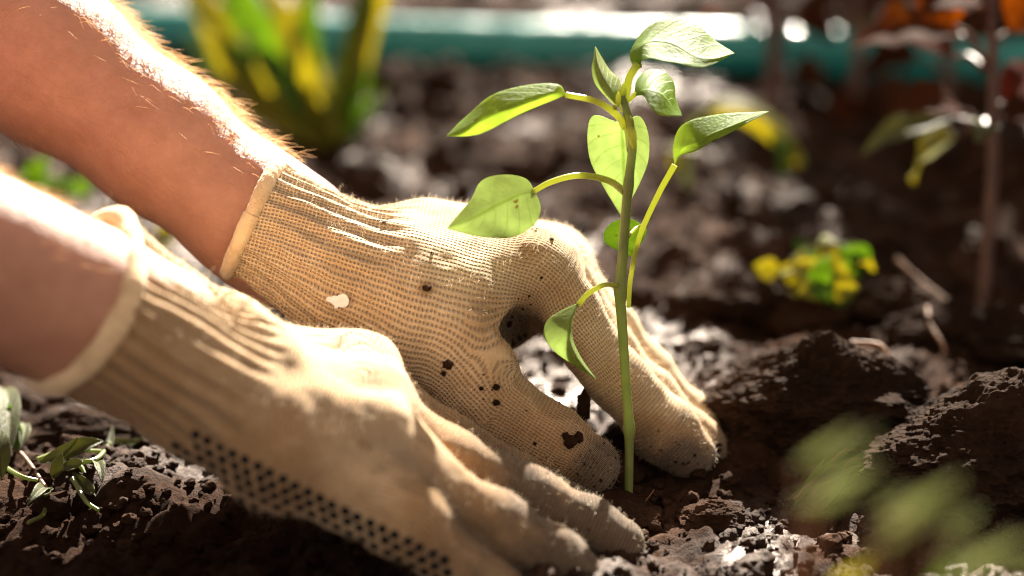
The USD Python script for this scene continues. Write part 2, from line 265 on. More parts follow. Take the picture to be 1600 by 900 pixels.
# ------------------------------------------------------------------ implicit surfaces
def seg(p, a, b, ra, rb):
    ab = b - a; t = np.clip(((p - a) @ ab) / (ab @ ab), 0, 1)
    return np.linalg.norm(p - a - t[:, None] * ab, axis=1) - (ra + (rb - ra) * t), t
def smin(a, b, k): h = np.maximum(k - np.abs(a - b), 0) / k; return np.minimum(a, b) - h * h * k * 0.25
def chain(p, J, k=0.004):
    d = None
    for (a, ra), (b, rb) in zip(J[:-1], J[1:]):
        s = seg(p, a, b, ra, rb)[0]; d = s if d is None else smin(d, s, k)
    return d
def surface_nets(f, lo, hi, h, project=2):
    lo = np.asarray(lo); n = np.ceil((np.asarray(hi) - lo) / h).astype(int) + 1
    B = 8; nb = -(-n // B); G = np.full(nb * B, 1.0, np.float32)
    I = np.stack(np.meshgrid(*[np.arange(m) for m in nb], indexing='ij'), -1).reshape(-1, 3)
    c = f(lo + (I * B + (B - 1) / 2) * h); act = np.abs(c) < h * B * 1.15 + 0.002
    for ii, v in zip(I[~act], c[~act]): G[tuple(slice(a * B, a * B + B) for a in ii)] = v
    off = np.stack(np.meshgrid(*[np.arange(B)] * 3, indexing='ij'), -1).reshape(-1, 3)
    A = I[act]
    for s in range(0, len(A), 400):
        q = (A[s:s + 400, None] * B + off[None]).reshape(-1, 3); G[q[:, 0], q[:, 1], q[:, 2]] = f(lo + q * h)
    S = G < 0; nx, ny, nz = G.shape
    cnt = np.zeros((nx - 1, ny - 1, nz - 1), np.int8)
    for d in np.ndindex(2, 2, 2): cnt += S[d[0]:nx - 1 + d[0], d[1]:ny - 1 + d[1], d[2]:nz - 1 + d[2]]
    cells = np.argwhere((cnt > 0) & (cnt < 8)); idx = np.full(cnt.shape, -1, np.int64); idx[tuple(cells.T)] = np.arange(len(cells))
    acc = np.zeros((len(cells), 3)); num = np.zeros(len(cells))
    cor = list(np.ndindex(2, 2, 2)); vals = {d: G[cells[:, 0] + d[0], cells[:, 1] + d[1], cells[:, 2] + d[2]] for d in cor}
    for a in cor:
        for ax in range(3):
            if a[ax] == 0:
                b = list(a); b[ax] = 1; b = tuple(b); va, vb = vals[a], vals[b]; x = (va < 0) != (vb < 0); t = np.where(x, va / np.where(x, va - vb, 1), 0)
                pt = np.array(a, float)[None] + t[:, None] * (np.array(b) - np.array(a)); acc += np.where(x[:, None], pt, 0); num += x
    V = lo + (cells + acc / num[:, None]) * h
    quads = []
    for ax in range(3):
        o = [0, 0, 0]; o[ax] = 1
        S0 = S[:nx - o[0], :ny - o[1], :nz - o[2]]; S1 = S[o[0]:, o[1]:, o[2]:]
        e = np.argwhere(S0 != S1); u, v = [(1, 2), (2, 0), (0, 1)][ax]
        ok = (e[:, u] > 0) & (e[:, v] > 0) & (e[:, u] < G.shape[u] - 1) & (e[:, v] < G.shape[v] - 1); e = e[ok]
        def at(du, dv): q = e.copy(); q[:, u] += du; q[:, v] += dv; return idx[tuple(q.T)]
        Q = np.stack([at(-1, -1), at(0, -1), at(0, 0), at(-1, 0)], 1)
        flip = ~S[tuple(e.T)]; Q[flip] = Q[flip][:, ::-1]; quads.append(Q)
    Q = np.vstack(quads); Q = Q[(Q >= 0).all(1)]
    for _ in range(project):
        g, d = grad(f, V, h * 0.4); V = V - np.clip(d, -h, h)[:, None] * g * 0.9
    return V, np.vstack([Q[:, [0, 1, 2]], Q[:, [0, 2, 3]]])
def grad(f, V, e):
    d = f(V); g = np.stack([f(V + e * ax) - d for ax in np.eye(3)], 1) / e
    return nrm(g), d
def hits(f, pxy, t0=0.40, t1=0.9):
    """where the camera-side surface of f lies along several directions"""
    r = nrm(np.array([ray(x, y) for x, y in pxy])); t = np.full(len(r), t0)
    for _ in range(90):
        d = f(CAM + t[:, None] * r)
        if (np.abs(d) < .0001).all(): break
        t = np.where((d < .00005) | (t > t1), t, t + np.maximum(d * 0.8, 0.0001))
    return CAM + t[:, None] * r
def hit(f, px, py, t0=0.40, t1=0.9): return hits(f, [(px, py)], t0, t1)[0]

def J(*rows):
    return [(P(x, y, d), r * d / FPX) for x, y, d, r in rows]

class Hand:
    def __init__(self, palm, fingers, wrist, cuff, cuff_len, nribs, folds=(), kpalm=0.014, seed=1, bulges=(), carves=()):
        self.palm = [J(*b) for b in palm]; self.fingers = [J(*b) for b in fingers]; self.wrist = [J(*b) for b in wrist]; self.kp = kpalm; self.seed = seed
        self.c0 = P(*cuff[0]); self.c1 = P(*cuff[1]); self.ax = nrm(self.c1 - self.c0); self.cut_n = nrm(cuff[2]) if len(cuff) > 2 else self.ax
        self.L = cuff_len; self.nribs = nribs; self.folds = []
        self.s1 = nrm(np.cross(self.ax, [0.2, 0.3, 0.9])); self.s2 = np.cross(self.ax, self.s1)
        self.raw_folds = folds; self.bulges = [J(*b) for b in bulges]; self.carves = [J(*b) for b in carves]
    def palm_sdf(self, p):
        d = None
        for b in self.wrist + self.palm:
            s = chain(p, b, 0.006); d = s if d is None else smin(d, s, self.kp)
        return d
    def base(self, p):
        d = self.palm_sdf(p); g = None
        for b in self.fingers:
            s = chain(p, b, 0.005) + .0005; g = s if g is None else smin(g, s, 0.0008)
        return smin(d, g, 0.0035)
    def make_folds(self):
        for rows in self.raw_folds:   # (px, py, radius m, lift m)
            pts = []
            for px, py, r, lift in rows:
                q = hit(self.base, px, py); n = grad(self.base, q[None], 0.0005)[0][0]; pts.append((q + n * (lift - r), r))
            self.folds.append(pts)
    def outer(self, p):
        d = self.base(p)
        for F in self.folds + self.bulges: d = smin(d, chain(p, F, 0.005), 0.009)
        for F in self.carves: d = -smin(-d, chain(p, F, 0.004), 0.005)
        d = d + 0.0011 * (meshkit.fbm(p * 95, 2, self.seed) - 0.5) * 2
        rel = p - self.c0; s = rel @ self.ax; th = np.arctan2(rel @ self.s2, rel @ self.s1)
        fade = np.clip((self.L - s) / 0.012, 0, 1); near = np.abs(d) < 0.006
        w = th * self.nribs + 0.5 * np.sin(s * 160 + 2 * np.sin(th * 3))
        return np.where(near, d - fade * 0.00065 * np.cos(w), d)
    def f(self, p):
        d = self.outer(p); rel = p - self.c0
        s = rel @ self.cut_n
        cav = np.maximum(d + 0.0028, (p - self.c0) @ self.ax - 0.035)
        return np.maximum(np.maximum(d, -s), -cav)
    def st(self, V):
        """knit coordinates in metres: along the wales, around the courses"""
        def cyl(a, b, V):
            ax = nrm(b - a); side = nrm(np.cross(ax, F_)); back = np.cross(side, ax)
            rel = V - a; return rel @ ax, np.arctan2(rel @ side, -(rel @ F_) * 1.0)
        pc = np.mean([b[-1][0] for b in self.palm], 0)
        u0, th = cyl(self.c0, pc, V); base_d = self.palm_sdf(V)
        U = [u0]; W = [th * 0.032]; D = [base_d]
        for b in self.fingers:
            a = b[0][0]; ua, tha = cyl(self.c0, pc, a[None] - F_ * b[0][1]); off = tha[0] * 0.032; cum = ua[0]
            uu = np.zeros(len(V)); vv = np.zeros(len(V)); bd = np.full(len(V), 9.0)
            for (p0, r0), (p1, r1) in zip(b[:-1], b[1:]):
                d, _ = seg(V, p0, p1, r0, r1); u, t = cyl(p0, p1, V); better = d < bd
                uu = np.where(better, cum + u, uu); vv = np.where(better, off + t * 0.5 * (b[0][1] + b[-1][1]), vv); bd = np.minimum(bd, d); cum += np.linalg.norm(p1 - p0)
            U.append(uu); W.append(vv); D.append(bd)
        D = np.array(D); w = np.exp(-(D - D.min(0)) / 0.0012); w /= w.sum(0)
        return np.stack([(w * np.array(U)).sum(0), (w * np.array(W)).sum(0)], 1)
    def build(self, parent, label, h=0.00095, dirt=None, name='glove', hem=0.0027):
        self.make_folds()
        pts = np.array([q for b in self.palm + self.fingers + self.wrist for q, _ in b]); r = 0.042
        V, Fc = surface_nets(self.f, pts.min(0) - r, pts.max(0) + r, h, 1)
        comps = trimesh.Trimesh(V, Fc, process=False).split(only_watertight=False)
        m = max(comps, key=lambda c: len(c.faces)); V, Fc = np.array(m.vertices), np.array(m.faces)
        self.V, self.Fc = V, Fc; self.dirt = dirt
        g = obj(name, (V, Fc), glove_mat, parent, smooth=True, uv=self.st(V), attrs={'stain_and_shade': dirt(V) if dirt else np.zeros(len(V))})
        tag(g, label); gp = str(g.GetPath())
        # rolled hem round the opening
        e1 = nrm(np.cross(self.cut_n, [0.2, 0.3, 0.9])); e2 = np.cross(self.cut_n, e1); ring = []
        aa = np.linspace(0, 2 * np.pi, 260, endpoint=False)[:, None]; dr = np.cos(aa) * e1 + np.sin(aa) * e2; t = np.zeros((260, 1))
        for _ in range(50): t += np.maximum(-self.base(self.c0 + dr * t)[:, None], -0.01) * 0.8
        ring = self.c0 + dr * (t - 0.0006) + self.cut_n * 0.001
        ring = np.array(ring); ring = np.vstack([ring, ring[:2]]); self.ring = ring
        hm = self.hem = tube(ring, hem, 14, False, bump=lambda i, a: 1 + 0.035 * np.sin(i * 2 * np.pi / 4 + a * 1.0) + 0.06 * np.sin(i * 0.11 + 1) + 0.05 * np.sin(i * .31))
        obj('rolled_hem', hm, hem_mat, gp, smooth=60)
        return gp
    def fuzz(self, gp, n, seed, lmin=0.0008, lmax=0.0024):
        rg = np.random.default_rng(seed); t = trimesh.util.concatenate([trimesh.Trimesh(self.V, self.Fc, process=False), self.hem])
        q, fi = trimesh.sample.sample_surface(t, n, seed=seed); nn = t.face_normals[fi]; keep = (nn @ (CAM - self.V.mean(0)) > -0.65 * 1.0 * 0.65); q, nn = q[keep], nn[keep]
        d = nrm(nn + 0.8 * rg.normal(size=q.shape)); d2 = nrm(d + 0.7 * rg.normal(size=q.shape)); L = rg.uniform(lmin, lmax, len(q)) ** 1.0
        L = L * np.where(rg.random(len(q)) < 0.04, 2.2, 1)
        pts = np.stack([q - nn * 0.0002, q + d * (L / 2)[:, None], q + d * (L / 2)[:, None] + d2 * (L / 2)[:, None]], 1)
        tag(curves('cotton_fuzz', pts, [0.00004, 0.00004, 0.00002], fuzz_mat, gp), kind='stuff')

def near_px(V, spots):
    """how close each point lies to the stained and shade-painted places of the glove: (px, py, depth, radius m, weight)"""
    q = V - CAM; z = q @ F_; x = 800 + FPX * (q @ R_) / z; y = 450 - FPX * (q @ U_) / z; out = np.zeros(len(V))
    for px, py, d, r, w in spots: out = np.maximum(out, w * np.exp(-((x - px) ** 2 + (y - py) ** 2) / (r / d * FPX) ** 2 - ((z - d) / .03) ** 2))
    return out

# the hand behind the plant: the person's left hand, thumb towards us
left = Hand(
    palm=[[(520, 418, .662, 76), (650, 450, .655, 78), (838, 432, .667, 66)], [(520, 412, .675, 72), (650, 432, .672, 74), (760, 416, .680, 72), (850, 415, .685, 66)],
          [(520, 412, .69, 70), (650, 430, .69, 70), (760, 412, .698, 70), (858, 415, .703, 62)], [(530, 405, .70, 70), (650, 428, .705, 68), (850, 430, .718, 58)],
          [(560, 470, .655, 80), (660, 520, .648, 82), (735, 560, .648, 72)],
          [(725, 520, .668, 55), (785, 490, .688, 50), (838, 465, .696, 46)]],
    fingers=[[(695, 550, .647, 78), (768, 632, .645, 62), (858, 688, .646, 56), (922, 728, .650, 50)],
             [(838, 430, .667, 68), (884, 492, .668, 56), (961, 588, .671, 48), (1032, 668, .676, 51), (1073, 706, .679, 46)],
             [(850, 415, .685, 66), (945, 552, .687, 48), (1018, 628, .690, 46), (1082, 690, .693, 43), (1104, 716, .694, 40)],
             [(862, 415, .703, 60), (948, 512, .703, 45), (1014, 590, .705, 43), (1082, 660, .708, 40), (1130, 708, .709, 36)],
             [(850, 430, .718, 56), (930, 520, .718, 43), (1000, 600, .720, 40), (1060, 668, .722, 36), (1085, 695, .722, 34)]],
    wrist=[[(393, 337, .668, 96), (470, 382, .668, 86), (520, 408, .668, 80)], [(400, 345, .690, 88), (520, 412, .690, 72)]],
    cuff=((393, 337, .679), (520, 395, .682)), cuff_len=0.052, nribs=38, seed=3,
    carves=[[(780, 528, .646, 28), (810, 530, .657, 40), (842, 540, .672, 42)]],
    bulges=[[(668, 362, .692, 42), (662, 358, .676, 42), (640, 392, .658, 36), (626, 440, .648, 22)], [(715, 375, .690, 46), (712, 372, .675, 42), (712, 400, .660, 30)]],
    folds=[
           [(760, 470, .010, .002), (745, 510, .009, .001), (760, 560, .009, .001)]])
# the hand in front: the person's right hand, palm edge towards us
right = Hand(
    palm=[[(308, 622, .575, 80), (430, 718, .572, 72), (545, 770, .574, 58)], [(320, 610, .585, 90), (450, 690, .582, 86), (562, 690, .588, 56)],
          [(330, 590, .600, 92), (470, 640, .598, 86), (585, 650, .604, 58)], [(350, 580, .610, 85), (480, 600, .612, 80), (575, 612, .618, 58)],
          [(340, 640, .600, 90), (450, 700, .61, 70), (560, 720, .62, 55)]],
    fingers=[[(540, 772, .574, 62), (622, 815, .572, 54), (718, 885, .578, 50), (830, 960, .588, 42)],
             [(575, 690, .588, 56), (655, 748, .584, 52), (775, 815, .588, 50), (860, 868, .594, 47), (912, 905, .598, 41)],
             [(595, 652, .604, 57), (695, 716, .604, 51), (830, 780, .610, 50), (920, 825, .616, 47), (965, 848, .618, 42)],
             [(580, 612, .618, 57), (690, 690, .626, 49), (800, 750, .632, 47), (890, 800, .638, 43), (925, 818, .640, 40)]],
    wrist=[[(114, 482, .570, 128), (330, 598, .580, 104)], [(150, 430, .585, 100), (340, 580, .600, 98)]],
    cuff=((128, 468, .575), (330, 592, .590), 0.76 * R_ - 0.52 * U_ + 0.60 * F_), cuff_len=0.055, nribs=36, seed=9, kpalm=0.009,
    folds=[[(385, 485, .009, .002), (420, 530, .009, .004), (455, 580, .009, .0045), (485, 625, .009, .0035), (515, 670, .009, .001)], [(250, 545, .009, .001), (300, 575, .009, .0025), (350, 605, .009, .003), (400, 640, .009, .0025), (450, 690, .009, .001)],
           [(575, 552, .012, .006), (585, 610, .010, .0075), (603, 670, .009, .0075), (628, 725, .009, .006), (665, 780, .009, .003)], [(520, 600, .008, .001), (535, 650, .008, .0025), (552, 700, .008, .002), (580, 745, .008, .001)]])

person = thing('person', 'kneeling person in cream knit gloves pressing soil round the seedling', 'person')
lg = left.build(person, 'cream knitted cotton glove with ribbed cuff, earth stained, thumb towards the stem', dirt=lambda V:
    near_px(V, [(800, 520, .664, .009, 1.6), (805, 515, .664, .015, .95), (820, 545, .668, .010, 1.3), (765, 500, .655, .013, .75), (870, 450, .656, .016, .40), (890, 660, .636, .022, .62), (945, 740, .642, .016, 1.25), (1068, 738, .670, .016, 1.25), (1125, 735, .690, .015, 1.25), (1000, 700, .668, .014, .85), (820, 640, .636, .022, .48), (960, 620, .662, .022, .38), (825, 378, .66, .012, .55), (665, 450, .638, .003, .7), (875, 570, .664, .012, .6), (1090, 700, .68, .02, .5), (390, 310, .655, .004, .6), (560, 460, .645, .03, .25)]) + 0.14)  # thumb-web spots paint the shade of the hollow along with its dirt
rg_ = right.build(person, 'cream knitted cotton glove with loose ribbed cuff and black rubber dots on the palm', hem=0.0034, dirt=lambda V:
    near_px(V, [(975, 850, .605, .022, 1.0), (920, 900, .59, .02, .6), (545, 635, .575, .0035, .6), (420, 640, .56, .03, .25), (850, 800, .60, .03, .42), (930, 800, .635, .02, .8), (1000, 850, .61, .012, 1.3), (780, 730, .61, .03, .45), (700, 860, .575, .025, .42), (880, 900, .59, .025, .5), (820, 790, .60, .025, .5), (300, 720, .555, .03, .35), (180, 630, .555, .045, .42), (400, 720, .56, .03, .38)]) + 0.27 + .36 * np.clip(((V - CAM) @ R_ / ((V - CAM) @ F_) * FPX + 210) / 230, 0, 1))  # lower-side browns paint its shade; fingers mix dirt and painted shade
def specks(H, gp, n, seed):
    rg = np.random.default_rng(seed); t = trimesh.Trimesh(H.V, H.Fc, process=False); q, fi = trimesh.sample.sample_surface(t, 60000, seed=seed); nn = t.face_normals[fi]
    w = np.clip(H.dirt(q) - .25, .004, 1) ** 2; w[nn @ F_ > 0.2] = 0; pick = rg.choice(len(q), n, replace=False, p=w / w.sum()); out = []
    for k, i in enumerate(pick):
        out.append(noised(q[i] + nn[i] * .0001, math.exp(rg.normal(-8.1, .45)), k % 9, .5 + .5 * (1 - np.abs(nn[i])), .6, 1, 2.0, 2))
    tag(obj('soil_specks', trimesh.util.concatenate(out), soil, gp), kind='stuff')
specks(left, lg, 260, 5); specks(right, rg_, 120, 6)
left.fuzz(lg, 15000, 1); right.fuzz(rg_, 11000, 2)

# rubber dots on the palm side of the front glove
dot0 = trimesh.creation.icosphere(1, 1.0); cand = []
for row in range(9):
    for col in range(30):
        px = 266 + col * 19.5 + row * 3.5; top = 652 + max(0, (px - 300)) * 0.52 + abs(px - 300) * 0.02; py = 660 + col * 9.8 + row * 18.0
        if not (py < top - 6 or (px < 300 and row < 2) or row > 7 or px > 700): cand.append((px + 1.0 * math.sin(row * 7.1 + col * 3.7), py + 1.0 * math.sin(row * 4.3 + col * 5.9)))
cand = hits(right.f, cand, 0.5); ok = np.abs(right.f(cand)) < 0.0005; cand = cand[ok]
for q, n in zip(cand, grad(right.base, cand, 0.0005)[0]):
    s1 = nrm(np.cross(n, [0.3, 0.5, 0.8])); s2 = np.cross(n, s1)
    B = np.stack([s1 * 0.00150, s2 * 0.00150, n * 0.0007], 1)
    obj('rubber_dot', (dot0.vertices @ B.T + q, dot0.faces), rubber_mat, rg_, smooth=True)

# ------------------------------------------------------------------ body: one continuous surface, kneeling out of frame on the left
def W(*p): return np.array(p, float)
lw = P(450, 375, .68); le = P(-560, -330, .70); rw = P(230, 535, .583); re = P(-640, 60, .50)
sl, sr = W(-.50, .14, .54), W(-.50, -.24, .52)
LARM = [[(lw, .024), (P(393, 335, .679), .0215), (P(250, 220, .680), .0225), (P(75, 92, .682), .0262), (P(-150, -70, .69), .034), (le, .039)], [(P(410, 350, .692), .018), (P(250, 232, .694), .021), (P(75, 110, .70), .025), (P(-150, -60, .71), .033), (le, .037)], [(le, .039), (sl, .05)]]
RARM = [[(rw, .024), (P(120, 478, .572), .0222), (P(0, 425, .562), .0225), (P(-200, 325, .548), .0255), (re, .036)], [(P(150, 455, .59), .017), (P(0, 400, .582), .0175), (P(-200, 310, .565), .0225), (re, .036)], [(re, .039), (sr, .05)]]
TORSO = [[(W(-.86, -.05, .27), .125), (W(-.72, -.05, .38), .118), (W(-.55, -.05, .49), .125)], [(sl, .062), (W(-.50, -.05, .55), .085), (sr, .062)], [(W(-.48, -.05, .56), .062), (W(-.37, -.05, .64), .056)]]
LEGS = [[(W(-.86, s - .05, .25), .10), (W(-.50, s * 1.2 - .05, .075), .065)] for s in (.09, -.09)] + [[(W(-.50, s * 1.2 - .05, .07), .062), (W(-.70, s * 1.2 - .05, .075), .058), (W(-.90, s * 1.2 - .05, .05), .04), (W(-1.0, s * 1.2 - .05, .05), .035)] for s in (.09, -.09)]
hc = W(-.32, -.05, .685); hf = nrm(W(.80, 0, -.6)); hu = nrm(W(.6, 0, .8)); hs = np.cross(hu, hf)
def head(p):
    d = seg(p, hc - hf * .02 + hu * .03, hc + hf * .02 + hu * .03, .085, .078)[0]
    d = smin(d, seg(p, hc + hf * .045 - hu * .075, hc - hf * .005, .040, .07)[0], .04)
    for s in (1, -1):
        d = smin(d, np.linalg.norm(p - (hc + hs * s * .076 - hf * .01), axis=1) - .018, .012)
        e = np.linalg.norm(p - (hc + hs * s * .032 + hf * .102 + hu * .012), axis=1) - .013; d = -smin(-d, e, .012)
        d = smin(d, np.linalg.norm(p - (hc + hs * s * .032 + hf * .085 + hu * .010), axis=1) - .012, .004)
    d = smin(d, seg(p, hc + hf * .093 + hu * .01, hc + hf * .108 - hu * .035, .008, .014)[0], .012)
    return smin(d, seg(p, hc + hf * .082 - hu * .066 - hs * .02, hc + hf * .082 - hu * .066 + hs * .02, .008, .008)[0], .008)
def torso_f(p):
    d = None
    for b in TORSO: s = chain(p, b, .03); d = s if d is None else smin(d, s, .06)
    return d
def legs_f(p):
    d = None
    for b in LEGS: s = chain(p, b, .03); d = s if d is None else smin(d, s, .02)
    return d
def arms_f(p):
    d = None
    for A in (LARM, RARM):
        a = smin(smin(chain(p, A[0], .01), chain(p, A[1], .01), .007), chain(p, A[2], .02), .03); d = a if d is None else np.minimum(d, a)
    return d
def body_f(p): return smin(smin(smin(torso_f(p), head(p), .03), legs_f(p), .05), arms_f(p), .012)
V, Fc = surface_nets(body_f, (-1.1, -.45, -.02), (-.02, .30, .85), .0065, 3)
body = obj('body', (V, Fc), skin_mat, person, smooth=True)
def shirt_f(p):
    d = smin(torso_f(p), smin(chain(p, [(sl, .055), (sl * .45 + le * .55, .05)], .02), chain(p, [(sr, .055), (sr * .45 + re * .55, .05)], .02), .02), .04) - .009 - .004 * (meshkit.fbm(p * 22, 2, 4) - .5)
    d = np.maximum(d, -((p - W(-.90, -.05, .25)) @ nrm(W(.7, 0, .5)))); d = np.maximum(d, (p - W(-.42, -.05, .60)) @ nrm(W(.75, 0, .6)))
    return d
V, Fc = surface_nets(shirt_f, (-1.05, -.45, .05), (-.2, .35, .8), .009, 2); tag(obj('shirt', (V, Fc), cloth_material('shirt_cotton', (0.12, 0.13, 0.15)), person, smooth=50), 'dark grey shirt')
def trouser_f(p): return np.maximum(smin(legs_f(p), np.maximum(chain(p, TORSO[0], .03), (p - W(-.82, -.05, .31)) @ nrm(W(.7, 0, .5))), .04) - .008 - .004 * (meshkit.fbm(p * 18, 2, 8) - .5), -(p[:, 0] + .93))
V, Fc = surface_nets(trouser_f, (-1.05, -.35, -.03), (-.4, .25, .5), .009, 2); tag(obj('trousers', (V, Fc), cloth_material('denim', (0.05, 0.065, 0.10)), person, smooth=50), 'dark blue trousers')
def hair_f(p): return np.maximum(head(p) - .012 - .006 * (meshkit.fbm(p * 60, 2, 5) - .5), np.maximum((p - hc) @ hf - .03, -((p - hc) @ hu + .03)))
V, Fc = surface_nets(hair_f, hc - .16, hc + .16, .006, 1); tag(obj('hair', (V, Fc), cloth_material('hair_brown', (0.05, 0.03, 0.02)), person, smooth=50), 'short brown hair')
# forearm hair
def arm_hair(A, n, seed, lmin, lmax):
    rg = np.random.default_rng(seed); t = rg.random(n); (a, ra), (b, rb) = A[1], A[4]
    q = a + (b - a) * (t ** 0.8)[:, None]; ax = nrm(a - b); th = rg.uniform(0, 2 * np.pi, n)
    s1 = nrm(np.cross(ax, F_)); s2 = np.cross(ax, s1); q = q + 0.02 * (np.cos(th)[:, None] * s1 + np.sin(th)[:, None] * s2)
    for _ in range(8):
        g, d = grad(arms_f, q, .001); q = q - d[:, None] * g
    up = g @ nrm(SUN + 0.25 * R_); keep = (rg.random(n) < np.clip(up * 1.6 + 0.22, 0.06, 1)) ; q, g = q[keep], g[keep]; m = len(q)
    d0 = nrm(ax * 0.8 + g * 0.55 + 0.30 * rg.normal(size=(m, 3))); d1 = nrm(d0 + ax * .5 - g * .25 + .28 * rg.normal(size=(m, 3))); L = rg.uniform(lmin, lmax, m)[:, None] / 3
    p = np.stack([q - g * .0004, q + d0 * L, q + (d0 + d1) * L, q + (d0 + d1 * 1.2) * L + nrm(d1 + ax * .4) * L * .8], 1)
    tag(curves('forearm_hair', p, [.00009, .00009, .00007, .00002], hair_mat, person), kind='stuff')
arm_hair(LARM[0], 7500, 11, .004, .011); arm_hair(RARM[0], 2600, 12, .003, .008)

# ------------------------------------------------------------------ leaves
def loft(L, Mid, Rr, n=26, m=6, sag=0.0, seed=0, ruffle=0.0):
    """A leaf blade through three rows of points (left edge, midrib, right edge), closed and a quarter of a millimetre thick."""
    l, c, r = (spline(np.asarray(q, float), n) for q in (L, Mid, Rr)); cols = []
    for k in range(-m, m + 1):
        t = abs(k) / m; e = l if k < 0 else r; p = c + (e - c) * t
        cols.append(p)
    G = np.stack(cols, 1); nn = np.zeros_like(G)
    du = np.gradient(G, axis=1); dv = np.gradient(G, axis=0); nn = nrm(np.cross(dv, du)); nn = np.where(np.isfinite(nn), nn, 0)
    T = np.linspace(-1, 1, 2 * m + 1)[None, :]; S = np.linspace(0, 1, n)[:, None]
    w = np.linalg.norm(l - r, axis=1)[:, None]
    G = G + nn * (sag * w * (np.abs(T) ** 1.5 - np.abs(T)))[..., None]
    ph = (S - 0.32 * np.abs(T)) * np.pi * 8
    G = G + nn * (0.022 * w * np.abs(np.sin(ph)) * np.abs(T) * (1 - np.abs(T)) * 3)[..., None]
    if ruffle: G = G + nn * (ruffle * w * T * T * np.sin(S * 17 + seed + T * 2) * np.sin(np.pi * S))[..., None]
    th = 0.00012; A = G + nn * th; Bk = G - nn * th; K = 2 * m + 1; N = n * K
    i, j = np.meshgrid(np.arange(n - 1), np.arange(K - 1), indexing='ij'); a = (i * K + j).ravel(); q = np.stack([a, a + 1, a + K + 1, a + K], 1)
    edge = [np.arange(n) * K, np.arange(n) * K + K - 1]; E = []
    for e, s in zip(edge, (1, -1)):
        z = np.stack([e[:-1], e[1:], e[1:] + N, e[:-1] + N], 1); E.append(z[:, ::s])
    uv = np.stack([np.broadcast_to(T, (n, K)).ravel(), np.broadcast_to(S, (n, K)).ravel()], 1)
    return (np.vstack([A.reshape(-1, 3), Bk.reshape(-1, 3)]), np.vstack([q, q[:, ::-1] + N, *E])), np.vstack([uv, uv])
def leaf_px(parent, L, Mid, Rr, mt, **k):
    (m, uv) = loft([P(*q) for q in L], [P(*q) for q in Mid], [P(*q) for q in Rr], **k)
    return obj('leaf', m, mt, parent, smooth=True, uv=uv)
def free_leaf(base, tip, width, up, mt, parent, droop=0.15, fold=0.3, n=14, m=4, seed=0, name='leaf', belly=0.42):
    base, tip = np.asarray(base, float), np.asarray(tip, float); ax = tip - base; Ln = np.linalg.norm(ax); ax = ax / Ln
    side = nrm(np.cross(ax, up)); nor = np.cross(side, ax); s = np.linspace(0, 1, 9)
    mid = base + ax * Ln * s[:, None] + nor * (droop * Ln * 4 * s * (1 - s))[:, None]
    prof = np.sin(np.pi * s ** (math.log(0.5) / math.log(belly))) ** 0.85; prof[0] = .06; prof[-1] = 0.01
    l = mid + side * (prof * width / 2)[:, None] + nor * (fold * prof * width / 2)[:, None]; r = mid - side * (prof * width / 2)[:, None] + nor * (fold * prof * width / 2)[:, None]
    (mm, uv) = loft(l, mid, r, n=n, m=m, seed=seed, ruffle=0.05)
    return obj(name, mm, mt, parent, smooth=True, uv=uv)

# ------------------------------------------------------------------ the seedling
def ds(py): return 0.630 + (py - 160) / 625 * 0.021
seedling = thing('pepper_seedling', 'young pepper seedling with slender green stem and glowing green leaves', 'seedling')
SP = [(982, 840), (982, 785), (983, 720), (983, 668), (978, 600), (973, 520), (969, 455), (973, 400), (978, 330), (984, 270), (988, 225), (982, 185), (972, 150)]
SR = [7, 7, 7, 7.5, 7.3, 7.8, 8.3, 8, 7.6, 7.2, 7, 7, 5]
pts = spline([P(x, y, ds(y)) for x, y in SP], 90); rr = np.interp(np.linspace(0, 1, 90), np.linspace(0, 1, len(SR)), SR) * 0.64 / FPX
for (yy_, amp) in ((668, .28), (455, .3), (290, .2)):
    k = np.argmin(np.abs(np.array([ (q - CAM) @ U_ / ((q - CAM) @ F_) for q in pts]) + (yy_ - 450) / FPX)); rr *= 1 + amp * np.exp(-((np.arange(90) - k) / 1.6) ** 2)
obj('stem', tube(pts, rr, 14), stem_mat, seedling)
def petiole(rows, r0, r1): obj('petiole', tube(spline([P(*q) for q in rows], 28), np.linspace(r0, r1, 28) * .64 / FPX, 10), petiole_mat, seedling)
petiole([(978, 200, ds(200)), (962, 178, .630), (930, 158, .628), (884, 148, .626)], 6, 4.5)
petiole([(976, 300, ds(300)), (950, 282, .640), (905, 274, .636), (862, 284, .633), (832, 300, .632)], 6, 4)
petiole([(975, 175, .632), (978, 150, .632), (984, 120, .632), (997, 100, .632)], 6, 6)
petiole([(976, 160, .634), (984, 155, .636), (994, 146, .637)], 4, 3.5)
petiole([(982, 480, ds(480) + .004), (986, 430, .648), (1000, 368, .647), (1028, 305, .644), (1054, 258, .641)], 3.5, 5)
petiole([(966, 447, ds(447) - .001), (945, 445, .634), (920, 458, .632), (904, 476, .631)], 3.5, 4.5)
petiole([(968, 165, .631), (962, 160, .630), (958, 155, .630)], 3, 3)
petiole([(984, 235, ds(240)), (980, 205, .640), (972, 190, .644)], 5, 4)
petiole([(980, 372, ds(370)), (992, 358, .652), (1004, 352, .654)], 3, 3)
# upper left leaf
leaf_px(seedling, [(884, 148, .626), (870, 132, .626), (815, 134, .627), (765, 152, .627), (725, 185, .626), (697, 213, .622)],
    [(884, 148, .626), (862, 146, .623), (815, 160, .621), (765, 182, .621), (725, 202, .621), (697, 213, .622)],
    [(884, 148, .626), (868, 155, .624), (820, 174, .623), (765, 203, .622), (735, 212, .622), (697, 213, .622)], pepper_leaf, ruffle=.02)
